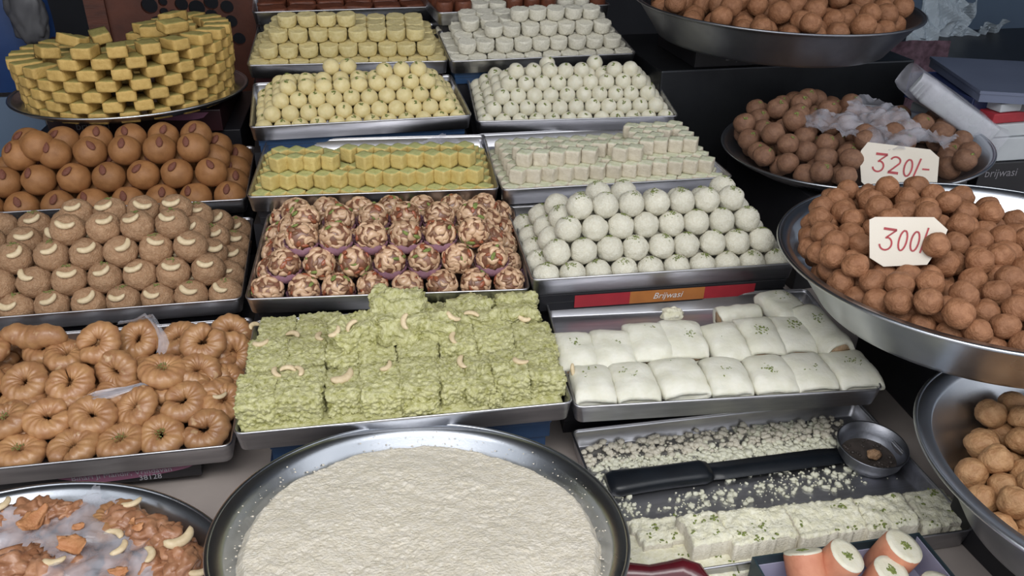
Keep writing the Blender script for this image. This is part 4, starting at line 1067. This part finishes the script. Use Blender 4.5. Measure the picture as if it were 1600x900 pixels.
def pink(px, py, r, tx, ty, h, lab, ztop):
    c = at_z(px, py, ztop); o = MB(); n = 40; off = Vector((px*.01, 1, 2))
    prof = [(.0001, -h), (r*.8, -h), (r*.97, -h+.003), (r*1.02, -h*.6), (r*1.02, -h*.3), (r, -.003), (r*.965, -.0003)]
    o.lathe(prof, n); o.v = [tuple(Vector(q)*(1+.03*noise.noise(Vector(q)*60+off))) for q in o.v]
    M = Matrix.Translation(c) @ Matrix.Rotation(R(tx), 4, 'X') @ Matrix.Rotation(R(ty), 4, 'Y')
    s = new('pink_roll', o.mesh('pink_roll', 'pink_orange'), M); thing(s, lab, 'sweet', 'upright pink rolls in the open carton')
    q = MB(); q.lathe([(r*.975, -.0008), (r*.95, .0012), (r*.7, .0016), (r*.3, .0018), (.0001, .0018)], n); new('cream_top', q.mesh('cream_top', 'milk_white'), parent=s)
    new('pistachio_garnish', sprinkle_mesh('pistachio_garnish', 0, .0075, 34, .0026, seed=int(px)), Matrix.Translation((0, 0, .0018)), parent=s)
pink(1254, 862, .0215, -40, 0, .050, 'pink roll lying back, its cream end barely showing', .062)
pink(1324, 868, .0215, 14, 20, .048, 'pink roll with oval cream top, beside the one lying back', .070)
pink(1413, 853, .0225, 12, 16, .048, 'pink roll nearest the corner of the green carton', .068)
pink(1393, 892, .0200, 10, 10, .040, 'pink roll in front of the two tall ones', .060)
pink(1470, 915, .0210, 0, 8, .036, 'lowest pink roll at the carton side, only its rim in view', .052)
# dark red packet at the bottom edge
b = MB(); P0 = [at_z(x, y, .055) for x, y in ((940, 905), (960, 897), (985, 898), (1015, 900), (1045, 896), (1065, 893), (1085, 900), (1096, 912))]
b.tube([P0[0]+Vector((-.012, -.02, -.02))]+P0+[P0[-1]+Vector((.012, -.025, -.02))], [.004, .010, .012, .013, .012, .013, .015, .015, .012, .004], 16)
o = new('glossy_packet', b.mesh('glossy_packet', 'packet_red')); thing(o, 'dark red glossy packet peeking in beside the pudding pan', 'packet')

# ------------------------------------------------------------------ pan of broken pastries with film
rs = random.Random(31); brk = []; EX_ = []
BM_ = [ring_mesh(40+i, .017, .0125) for i in range(3)]
def chunk(i):
    v, f = blob(.024, .018, .0145, 4, .50, 2.1, .10, 8, seed=60+i); return mesh('broken_pastry', v, f, 'syrup_brown')
CH = [chunk(i) for i in range(6)]
def atL(px, py, z): return at_plane(px, py, ML @ Vector((0, 0, z)), Vector((0, 0, 1)))
spots = [(70, 784, .026, 0), (30, 788, .026, 1), (105, 776, .026, 1), (150, 776, .022, 1), (225, 800, .026, 0), (270, 822, .030, 0), (245, 828, .028, 1), (320, 850, .030, 1), (290, 872, .036, 0), (318, 880, .030, 0), (240, 890, .034, 0), (30, 875, .036, 0), (70, 898, .036, 0), (0, 800, .026, 0), (110, 892, .030, 0), (60, 798, .022, 0), (95, 785, .022, 0), (128, 773, .024, 1), (20, 800, .022, 1), (45, 812, .028, 0), (178, 783, .018, 1), (212, 798, .022, 2), (200, 795, .020, 1), (240, 792, .020, 1), (252, 808, .024, 0), (238, 808, .018, 0), (282, 822, .024, 1),
         (303, 838, .028, 0), (285, 845, .030, 0), (308, 862, .030, 0), (268, 868, .030, 0), (255, 842, .022, 0), (300, 890, .028, 0), (262, 895, .028, 1), (10, 840, .02, 0), (40, 862, .026, 0), (20, 888, .036, 0), (60, 885, .034, 1), (95, 880, .026, 0), (100, 830, .02, 2),
         (150, 840, .02, 0), (190, 850, .02, 0), (140, 875, .022, 1), (190, 890, .022, 0), (225, 870, .02, 0), (60, 835, .02, 0), (150, 800, .018, 0), (215, 835, .018, 1), (-20, 820, .02, 0), (-20, 870, .02, 0), (100, 925, .02, 0), (180, 930, .02, 0), (260, 935, .02, 0), (10, 930, .02, 0)]
order = sorted(range(len(spots)), key=lambda k: spots[k][0])
for rank, k in enumerate(order):
    x, y, z, kd = spots[k]; z = z-.012 if (x < 235 and 802 < y < 882) else z; me = CH[k % 6] if kd != 2 else BM_[k % 3]; c = atL(x, y, z+.006); lc = ML.inverted() @ c; rr_ = math.hypot(lc.x, lc.y)
    if rr_ > .208: lc = Vector((lc.x*.208/rr_, lc.y*.208/rr_, lc.z+.35*(rr_-.208)+.004)); c = ML @ lc
    if kd == 1: me = CH[(k*5) % 6]
    o = new('broken_pastry', me, Matrix.Translation(c) @ Matrix.Rotation(rs.uniform(0, 6.28), 4, 'Z') @ Matrix.Rotation(rs.uniform(-.5, .5), 4, 'X') @ Matrix.Scale(1.0 if kd == 0 else (.62 if kd == 1 else 1.05), 4))
    band = 'by the far rim' if y < 800 else ('midway down the pan' if y < 850 else 'nearest the buyer')
    wd = {0: 'broken glazed pastry chunk', 1: 'small broken pastry bit', 2: 'broken glazed pastry ring'}[kd]
    thing(o, f'{wd} {band}, {ordn(rank+1)} from the left among the pieces', 'pastry', 'broken pastries in the film-covered pan')
n_ = 0
for _ in range(400):
    a, q = rs.uniform(0, 6.28), .185*math.sqrt(rs.random()); c = ML @ Vector((q*math.cos(a), q*math.sin(a), .018)); x, y = to_px(c)
    if (x > -45 and y < 945) or any((c-e_).length < .030 for e_ in EX_): continue
    EX_.append(c); n_ += 1
    o = new('broken_pastry', CH[n_ % 6], Matrix.Translation(c) @ Matrix.Rotation(rs.uniform(0, 6.28), 4, 'Z') @ Matrix.Rotation(rs.uniform(-.4, .4), 4, 'X'))
    thing(o, f'broken pastry chunk off the film, {int(to_px(c)[0] > 0) and "near" or "far"} side, {ordn(n_)} counted round the bare steel', 'pastry', 'broken pastries in the film-covered pan')
def sheet(name, M, poly, step, hf, lab, m='film'):
    us = [p[0] for p in poly]; vs_ = [p[1] for p in poly]; V = {}; vl = []; fl = []
    def inside(x, y):
        c = False; j = len(poly)-1
        for i in range(len(poly)):
            if (poly[i][1] > y) != (poly[j][1] > y) and x < (poly[j][0]-poly[i][0])*(y-poly[i][1])/(poly[j][1]-poly[i][1])+poly[i][0]: c = not c
            j = i
        return c
    for i in range(int((max(us)-min(us))/step)+1):
        for j in range(int((max(vs_)-min(vs_))/step)+1):
            if inside(min(us)+(i+.5)*step, min(vs_)+(j+.5)*step):
                q = []
                for a, c in ((i, j), (i+1, j), (i+1, j+1), (i, j+1)):
                    if (a, c) not in V:
                        x, y = min(us)+a*step, min(vs_)+c*step; d = noise.noise_vector(Vector((x, y, 1))*40)*.004
                        V[a, c] = len(vl); vl.append((x+d.x, y+d.y, hf(x, y)))
                    q.append(V[a, c])
                fl.append(q)
    return thing(new(name, mesh(name, vl, fl, m), M), lab, 'plastic film')
def crumple(base, amp, f=22, sd=0): return lambda x, y: base+amp*(abs(noise.noise(Vector((x, y, sd))*f))*2-.4)+amp*.4*(abs(noise.noise(Vector((x, y, sd+5))*f*2.6))*2)+amp*.12*noise.noise(Vector((x, y, sd))*200)
def loc(M, lst, z): I = M.inverted(); return [((I @ at_plane(x, y, M @ Vector((0, 0, z)), M.to_3x3() @ Vector((0, 0, 1)))).x, (I @ at_plane(x, y, M @ Vector((0, 0, z)), M.to_3x3() @ Vector((0, 0, 1)))).y) for x, y in lst]
sheet('plastic_film', ML, loc(ML, [(-40, 830), (0, 818), (30, 806), (40, 822), (62, 808), (90, 800), (126, 792), (157, 763), (163, 786), (182, 787), (212, 815), (250, 818), (268, 835), (252, 850), (225, 858), (238, 880), (246, 935), (60, 940), (90, 880), (70, 866), (30, 858), (-40, 862)], .044), .0045, crumple(.052, .012), 'crumpled clear plastic film spread over the broken pastries')
# loose cashews and orange flakes on the film
bpy.context.view_layer.update(); DG = bpy.context.evaluated_depsgraph_get()
def onpan(x, y, dz):
    h, p, n, *_ = SC.ray_cast(DG, CAM, ray(x, y).normalized()); return p+Vector((0, 0, dz))
for i, (x, y, z, rz, tilt, lab) in enumerate(((206, 787, .046, 20, 0, 'pale cashew in the hollow of a broken ring near the rim'), (280, 841, .050, 35, 30, 'split cashew half lying on the brown chunk, seam side up'), (231, 869, .046, 100, 0, 'curved pale cashew at the edge of plastic film'), (186, 858, .062, 60, 0, 'cashew piece lying on the plastic film'), (178, 838, .060, 150, 0, 'small pale nut piece on the film above the others'), (313, 893, .044, 10, 0, 'tiny nut piece by the pan side'), (3, 790, .040, 60, 0, 'pale cashew at the far left of the pan'), (86, 877, .052, 0, 0, 'white nut bit beside the orange crust'))):
    thing(new('cashew', cashew_mesh(.030 if i == 1 else .021, name='cashew'), Matrix.Translation(onpan(x, y, .003)) @ Matrix.Rotation(R(rz), 4, 'Z') @ Matrix.Rotation(R(tilt), 4, 'X')), lab, 'nut', 'loose cashews on the broken pastries')
def flake(seed, s):
    rs2 = random.Random(seed); v, f = blob(s, s*rs2.uniform(.5, .8), s*.22, 3, .5, 1.6, .1, 6, seed=seed); v = [Vector((p.x, p.y, p.z+p.x*p.x/s*.5)) for p in v]; return mesh('crust_flake', v, f, 'crust_orange')
for i, (x, y, z, s, rz, lab) in enumerate(((50, 817, .062, .017, 60, 'orange crust flake standing on the film, upper one'), (117, 855, .060, .016, -20, 'orange crust flake in the middle of the film'), (124, 826, .060, .006, 10, 'sliver of orange crust between the two flakes'), (216, 827, .056, .006, 30, 'small orange flake near the film edge'), (188, 897, .055, .009, 0, 'orange flake at the bottom edge on the film'), (207, 820, .056, .005, 80, 'tiny orange fleck just above another on the film'))):
    thing(new('crust_flake', flake(i+3, s), Matrix.Translation(onpan(x, y, .003)) @ Matrix.Rotation(R(rz), 4, 'Z') @ Matrix.Rotation(R(25), 4, 'X')), lab, 'crust', 'orange crust flakes')

# film over the 320/- plate
sheet('plastic_film', MP2, loc(MP2, [(1250, 178), (1285, 176), (1322, 174), (1330, 152), (1366, 150), (1400, 168), (1426, 188), (1440, 200), (1480, 210), (1500, 214), (1476, 228), (1440, 222), (1408, 232), (1360, 222), (1300, 205), (1262, 196)], .085), .005, crumple(.082, .016, 18, 3), 'crumpled clear plastic bag lying over the brown balls on the plate', 'film_thin')
# ------------------------------------------------------------------ hand-painted price cards
def stroke(b, pts, wd, z=.0):
    n = len(pts); L = []
    for i, p in enumerate(pts):
        a = Vector(pts[max(0, i-1)]); c = Vector(pts[min(n-1, i+1)]); d = (c-a); d = d/max(d.length, 1e-9); s = Vector((-d.y, d.x)); w = wd[i] if isinstance(wd, list) else wd; p = Vector(p)
        L.append([Vector((p.x-s.x*w/2, p.y-s.y*w/2, z)), Vector((p.x-s.x*w/2, p.y-s.y*w/2, z+.0006)), Vector((p.x+s.x*w/2, p.y+s.y*w/2, z+.0006)), Vector((p.x+s.x*w/2, p.y+s.y*w/2, z))])
    b.loft(L, cap0=True, cap1=True)
def arc(cx, cy, rx, ry, a0, a1, n=12): return [(cx+rx*math.cos(R(a0+(a1-a0)*i/n)), cy+ry*math.sin(R(a0+(a1-a0)*i/n))) for i in range(n+1)]
def glyph(b, ch, x, y, w, h, sw):
    if ch == '3':
        stroke(b, [(x, y+h*.97), (x+w, y+h)], sw*1.5); stroke(b, [(x+w, y+h), (x+w*.38, y+h*.60)], sw*.9)
        stroke(b, [(x+w*.30, y+h*.56)]+arc(x+w*.42, y+h*.30, w*.46, h*.30, 78, -165, 14), sw)
    if ch == '2':
        stroke(b, arc(x+w*.48, y+h*.74, w*.46, h*.25, 165, -30, 12)+[(x+w*.05, y+h*.04)], sw); stroke(b, [(x, y+h*.03), (x+w, y+h*.05)], sw*1.5)
    if ch == '0':
        stroke(b, [(x+w*.5+w*.46*math.sin(R(a)), y+h*.5+h*.5*math.cos(R(a)) if a < 361 else 0) for a in range(0, 361, 20)], sw)
    if ch == '/': stroke(b, [(x, y-h*.08), (x+w*.35, y+h*1.12)], sw)
    if ch == '-': stroke(b, [(x, y+h*.52), (x+w, y+h*.56)], sw)
def card(corners, M, s, lab, glyphs):
    b = MB(); k = .0012
    b.loft([[Vector((x*s, y*s, -k)) for x, y in corners], [Vector((x*s, y*s, 0)) for x, y in corners]], cap0=True, cap1=True)
    c = new('price_card', b.mesh('price_card', 'card', False), M); thing(c, lab, 'price card')
    for ch, x, y, w, h in glyphs:
        g = MB(); glyph(g, ch, x*s, y*s, w*s, h*s, .0024*s/.001*.001 if False else 2.6*s)
        new({'/': 'slash', '-': 'dash'}.get(ch, 'digit'), g.mesh('digit', 'red_ink', False), Matrix.Translation((0, 0, .0001)), parent=c)
def card_frame(px, py, dist, roll, lean):
    """card facing the buyer, leaning back, centred at the given spot"""
    c = CAM+ray(px, py)*dist; n = Vector((CAM.x-c.x, CAM.y-c.y, 0)).normalized(); n = (n*math.cos(R(lean))+Vector((0, 0, 1))*math.sin(R(lean))).normalized()
    x = Vector((0, 0, 1)).cross(n).normalized(); y = n.cross(x)
    return Matrix(((x.x, y.x, n.x, c.x), (x.y, y.y, n.y, c.y), (x.z, y.z, n.z, c.z), (0, 0, 0, 1))) @ Matrix.Rotation(R(roll), 4, 'Z')
# 320/-: units are picture points about (1404, 259)
p2c = MP2 @ Vector((-.03, -.205, .034))
d2 = (p2c-CAM).dot(CF)
card([(-52, 29), (-59, 14), (-58, 2), (-47, -34), (-20, -52), (54, -52), (60, -22), (53, 22), (38, 32)], card_frame(1404, 259, d2, 0, 26), d2/1300,
     'white eight-cornered card painted 320/- in red, standing in the back plate', [('3', -36, -14, 17, 28), ('2', -13, -13, 15, 26), ('0', 8, -14, 12, 26), ('/', 24, -13, 14, 26), ('-', 34, -12, 10, 24)])
p3c = MP3 @ Vector((-.06, -.06, .125)); d3 = (p3c-CAM).dot(CF)
card([(-60, 22), (-45, -37), (-22, -46), (37, -29), (50, 10), (52, 30), (29, 45), (-53, 28)], card_frame(1416, 377, d3, 0, 30), d3/1300,
     'white card painted 300/- in red, stuck among the balls in the front pan', [('3', -36, -20, 19, 34), ('0', -11, -16, 12, 32), ('0', 6, -13, 12, 31), ('/', 23, -11, 8, 34), ('-', 31, -8, 12, 26)])

# ------------------------------------------------------------------ loose cashews on the green slabs
bpy.context.view_layer.update(); DG = bpy.context.evaluated_depsgraph_get()
def surf(px, py):
    h, p, n, *_ = SC.ray_cast(DG, CAM, ray(px, py).normalized()); return p, n
cs = [(434, 584), (450, 580), (466, 582), (534, 588), (602, 573), (636, 503), (522, 519), (551, 511), (408, 536), (458, 526), (502, 528), (710, 530), (724, 567), (814, 565), (708, 495), (736, 494), (820, 496), (397, 512), (893, 580)]
for i, (x, y) in enumerate(sorted(cs)):
    p, n = surf(x, y); n = (n+Vector((0, -.3, 1))).normalized()
    L = .030 if (x, y) == (534, 588) else RND.uniform(.018, .022)
    o = new('cashew', cashew_mesh(L), Matrix.Translation(p+n*.003) @ n.to_track_quat('Z', 'Y').to_matrix().to_4x4() @ Matrix.Rotation(RND.uniform(0, 6.28), 4, 'Z'))
    thing(o, f'pale cashew lying on the crumbly green slabs, {ordn(i+1)} from the left', 'nut', 'cashews on the green slabs')

# clear film slumped against the bare back of the yellow-cube tray
tA = T['A3']
sheet('plastic_film', tA.M, [(UV(tA, x, y, .03)[0]-tA.W/2, UV(tA, x, y, .03)[1]) for x, y in ((640, 236), (655, 222), (690, 214), (728, 222), (746, 242), (700, 246))], .004, crumple(.030, .008, 22, 8), 'small crumpled clear film at the back of the yellow-cube tray', 'film_thin')

# ------------------------------------------------------------------ things behind the counter
def at_y(px, py, y): d = ray(px, py); return CAM+d*((y-CAM.y)/d.y)
# perforated red-brown panel behind the yellow bricks
a, c = at_y(196, 60, 2.45), at_y(392, 60, 2.45)
KZ = a.z-.002
cu = bpy.data.curves.new('perforated_panel', 'CURVE'); cu.dimensions = '2D'; cu.fill_mode = 'BOTH'; cu.extrude = .009
def poly2(pts):
    s = cu.splines.new('POLY'); s.points.add(len(pts)-1); s.use_cyclic_u = True
    for q, (x, y) in zip(s.points, pts): q.co = (x, y, 0, 1)
Wp = 1.25; poly2([(0, 0), (Wp, 0), (Wp, KZ+.35), (0, KZ+.35)])
I0 = at_y(196, 60, 2.45)
for (hx, hy, hr) in ((234, 8, 11), (255, 2, 6), (257, 18, 6), (272, 22, 7), (284, 6, 9), (308, 12, 11), (330, 3, 10), (331, 24, 9), (355, 10, 9), (361, 33, 9), (247, 36, 10), (235, 48, 8), (300, 36, 8), (374, 60, 9), (352, 58, 8), (188, 55, 12)):
    p = at_y(hx, hy, 2.45); rr = hr*2.45*1.02/1300; cx_, cy_ = p.x-I0.x+.03, p.z-.002
    if .02 < cx_ < Wp-.02 and .02 < cy_ < KZ+.33: poly2([(cx_+rr*math.cos(R(q)), cy_+rr*math.sin(R(q))) for q in range(0, 360, 20)])
tmp = bpy.data.objects.new('tmp', cu); COL.objects.link(tmp); bpy.context.view_layer.update()
me = bpy.data.meshes.new_from_object(tmp.evaluated_get(bpy.context.evaluated_depsgraph_get())); bpy.data.objects.remove(tmp)
me.materials.clear(); me.materials.append(MATS['wood_red'])
pp = new('perforated_panel', me, Matrix.Translation((I0.x-.03, 2.45, .002)) @ Matrix.Rotation(R(90), 4, 'X')); thing(pp, 'red-brown panel pierced with round holes behind the yellow bricks', 'panel')
b = MB(); b.box(-.05, 0, -.02, .015, 0, KZ+.35); new('frame_post', b.mesh('frame_post', 'wood_red', False), parent=pp).matrix_local = Matrix.Rotation(R(-90), 4, 'X')
q = at_y(150, 40, 2.45); b = MB(); b.box(q.x-.12, I0.x-.08, 2.44, 2.47, q.z-.10, q.z-.03); thing(new('cross_rail', b.mesh('cross_rail', 'wood_red', False)), 'red-brown rail beside the pierced panel', 'rail')
# blue sheet and whitish patch at the far left
def drape(name, px0, px1, py0, py1, y, m, lab, cat, amp=.03, n=30, sd=0, f=5):
    b = MB(); A_ = at_y(px0, py1, y); B_ = at_y(px1, py0, y); v = []
    for j in range(n+1):
        for i in range(n+1):
            x = A_.x+(B_.x-A_.x)*i/n; z = A_.z+(B_.z-A_.z)*j/n; v.append((x+.01*noise.noise(Vector((x, z, sd+3))*9), y+amp*noise.noise(Vector((x*f, z*f*.5, sd))), z))
    b.add(v, [(j*(n+1)+i, j*(n+1)+i+1, (j+1)*(n+1)+i+1, (j+1)*(n+1)+i) for j in range(n) for i in range(n)])
    b.add([(p[0], p[1]+.004, p[2]) for p in v], [(j*(n+1)+i, (j+1)*(n+1)+i, (j+1)*(n+1)+i+1, j*(n+1)+i+1) for j in range(n) for i in range(n)])
    return thing(new(name, b.mesh(name, m)), lab, cat)
drape('blue_sheet', -160, 60, -60, 150, 2.5, 'blue_sheet', 'dark blue plastic sheet hanging behind the yellow bricks', 'sheet')
q = at_y(42, 22, 2.42); v, f = blob(.045, .02, .085, 4, .25, 2, .1, 7, seed=6); thing(new('white_bundle', mesh('white_bundle', v, f, 'plastic_grey'), Matrix.Translation(q)), 'greyish white bundle against the blue sheet', 'bundle')
drape('grey_sack', -90, 62, 150, 330, 2.12, 'wall_blue', 'grey-blue sack slumped behind the almond balls', 'sack', .03, sd=5)

# right: wall, papers, sari cloth, scale, packs
b = MB(); p0, p1 = at_y(1360, 100, 3.3), at_y(1900, -200, 3.3); b.box(p0.x, 3.3, 3.3, 3.36, -.85, 2.3); new('trim_1', b.mesh('trim_1', 'wall_blue', False), kind='structure')
ps = [(1455, 30, 24, 34, 12), (1480, 20, 30, 26, -25), (1500, 45, 22, 28, 35), (1525, 30, 22, 26, -10), (1520, 68, 26, 22, 20), (1550, 70, 12, 26, 4), (1440, 55, 28, 20, -15), (1497, 6, 26, 18, 40), (1572, 62, 24, 30, -6)]
for i, (x, y, w, h, rz) in enumerate(sorted(ps)):
    w, h = w*1.3, h*1.3
    c = at_y(x, y, 2.75); s = 2.9/1300; bb = MB(); n = 8
    v = [Vector(((k/n-.5)*w*s*1.5, .012*math.sin(k*1.1+m_*.7+i), (m_/n-.5)*h*s*1.5)) for m_ in range(n+1) for k in range(n+1)]
    ff = [(m_*(n+1)+k, m_*(n+1)+k+1, (m_+1)*(n+1)+k+1, (m_+1)*(n+1)+k) for m_ in range(n) for k in range(n)]
    bb.add(v, ff); bb.add([p+Vector((0, .0015, 0)) for p in v], [q[::-1] for q in ff])
    thing(new('crumpled_paper', bb.mesh('crumpled_paper', 'paper', False), Matrix.Translation(c+Vector((0, i*.012, 0))) @ Matrix.Rotation(R(rz), 4, 'Y') @ Matrix.Rotation(R(-20+7*i), 4, 'X')), f'pale crumpled paper sheet behind the scale, {ordn(i+1)} from left', 'paper', 'crumpled papers behind the scale')
drape('folded_cloth', 1330, 1480, 62, 330, 2.2, 'cloth_maroon', 'dark maroon patterned cloth between the highest pan and scale', 'cloth', .05, 60, 9, 14)
b = MB(); q = at_y(1470, 110, 2.3); b.box(q.x-.25, 3.0, 2.30, 2.9, 0.0, at_y(1470, 88, 2.3).z-.06); thing(new('back_box', b.mesh('back_box', 'carton_black', False)), 'low dark box behind the weighing scale', 'box')
# weighing scale: plate corners taken from the picture at plate height
zs = .335
e = [at_z(1453, 88, zs), at_z(1532, 142, zs)]; ed = (e[1]-e[0]).normalized(); nrm = Vector((-ed.y, ed.x, 0))
if nrm.x < 0: nrm = -nrm
Ls = (e[1]-e[0]).length
MS = Matrix(((-ed.x, nrm.x, 0, e[1].x), (-ed.y, nrm.y, 0, e[1].y), (0, 0, 1, zs), (0, 0, 0, 1)))
wx = at_z(1600, 146, zs)-e[1]
b = MB(); c4 = [e[1], e[0], e[0]+wx.normalized()*.38, e[1]+wx.normalized()*.38]
def prism(b, pts, z0, z1, ins=0, mi=0):
    c = sum(pts, Vector())/len(pts); q = [p+(c-p).normalized()*ins for p in pts]
    b.loft([[Vector((p.x, p.y, z0)) for p in q], [Vector((p.x, p.y, z1)) for p in q]], cap0=True, cap1=True, mi=mi)
sc_ = new('weighing_scale', None, Vector((c4[0].x, c4[0].y, zs-.10))); thing(sc_, 'electronic weighing scale with dark square steel plate', 'scale')
def rel(o): o.parent = sc_; o.matrix_parent_inverse = Matrix.Translation(sc_.location).inverted(); return o
prism(b, c4, zs-.006, zs, 0); prism(b, c4, zs-.022, zs-.006, .003); rel(new('plate', b.mesh('plate', 'scale_plate', False)))
b = MB(); prism(b, c4, zs-.060, zs-.0225, .05); rel(new('body', b.mesh('body', 'plastic_grey', False)))
for p in c4:
    b = MB(); prism(b, [p+(sum(c4, Vector())/4-p).normalized()*.05+Vector((dx, dy, 0)) for dx, dy in ((-.012, -.012), (.012, -.012), (.012, .012), (-.012, .012))], zs-.072, zs-.061)
    rel(new('foot', b.mesh('foot', 'plastic_grey', False)))
# white ribbed pack in clear wrap, leaning on the 320 plate box
A_ = at_z(1432, 130, .335); B_ = at_z(1540, 206, .245)
ax = (B_-A_).normalized(); sd = ax.cross(Vector((0, 0, 1))).normalized(); up = sd.cross(ax)
MPk = Matrix(((ax.x, sd.x, up.x, A_.x), (ax.y, sd.y, up.y, A_.y), (ax.z, sd.z, up.z, A_.z), (0, 0, 0, 1))); Lp = (B_-A_).length
pk = new('wrapped_pack', None, MPk); thing(pk, 'long white ribbed pack in clear wrap beside the weighing scale', 'pack')
for i in range(4):
    b = MB(); b.box(.012, Lp, -.045+i*.023, -.0235+i*.023, -.022, .022, bev=.005); new('stacked_strip', b.mesh('stacked_strip', 'plastic_white'), parent=pk)
b = MB(); b.loft([[Vector((x, .052*math.copysign(abs(math.cos(a))**.5, math.cos(a)), .027*math.copysign(abs(math.sin(a))**.5, math.sin(a)))) for a in [2*math.pi*k/32 for k in range(32)]] for x in (-.02, -.005, .01, Lp*.5, Lp, Lp+.02)])
b.v = [tuple(Vector(q)+noise.noise_vector(Vector(q)*50)*.003) for q in b.v]; new('clear_wrap', b.mesh('clear_wrap', 'film_thin'), parent=pk)
# stacked boxes right of the pack
yf = 1.335
def zf(py): return at_y(1580, py, yf).z
xl = lambda px: at_y(px, 200, yf).x
bz = [0, zf(252), zf(216), zf(196), zf(180), zf(166)]
for i, (m, lab, px, dp) in enumerate((('carton_black', 'black printed carton lowest under the white and red packets', 1552, .30), ('plastic_white', 'white packet lying on the black printed carton', 1556, .26), ('plastic_white', 'thin white sheet stack below the dark red packet', 1560, .25),
        ('carton_red', 'dark red flat packet above the thin white stack', 1556, .24), ('plastic_white', 'upper white flat packet above the dark red one', 1566, .22))):
    b = MB(); b.box(0, .34, .004*i, dp, bz[i]+.0006, bz[i+1]-.0006, bev=.002)
    o = new('flat_packet', b.mesh('flat_packet', m, False), Matrix.Translation((xl(px), yf, 0)) @ Matrix.Rotation(R(-3+2*i), 4, 'Z')); thing(o, lab, 'packet')
    if i == 0: text('brijwasi', .024, 'print_grey', Matrix.Translation((.012, -.0006, bz[1]-.030)) @ Matrix.Rotation(R(90), 4, 'X'), o)
b = MB(); b.box(0, .30, 0, .20, bz[5], zs-.073, bev=.003); o = new('flat_packet', b.mesh('flat_packet', 'navy', False), Matrix.Translation((xl(1540), yf+.05, 0))); thing(o, 'navy blue packet directly under the scale', 'packet')
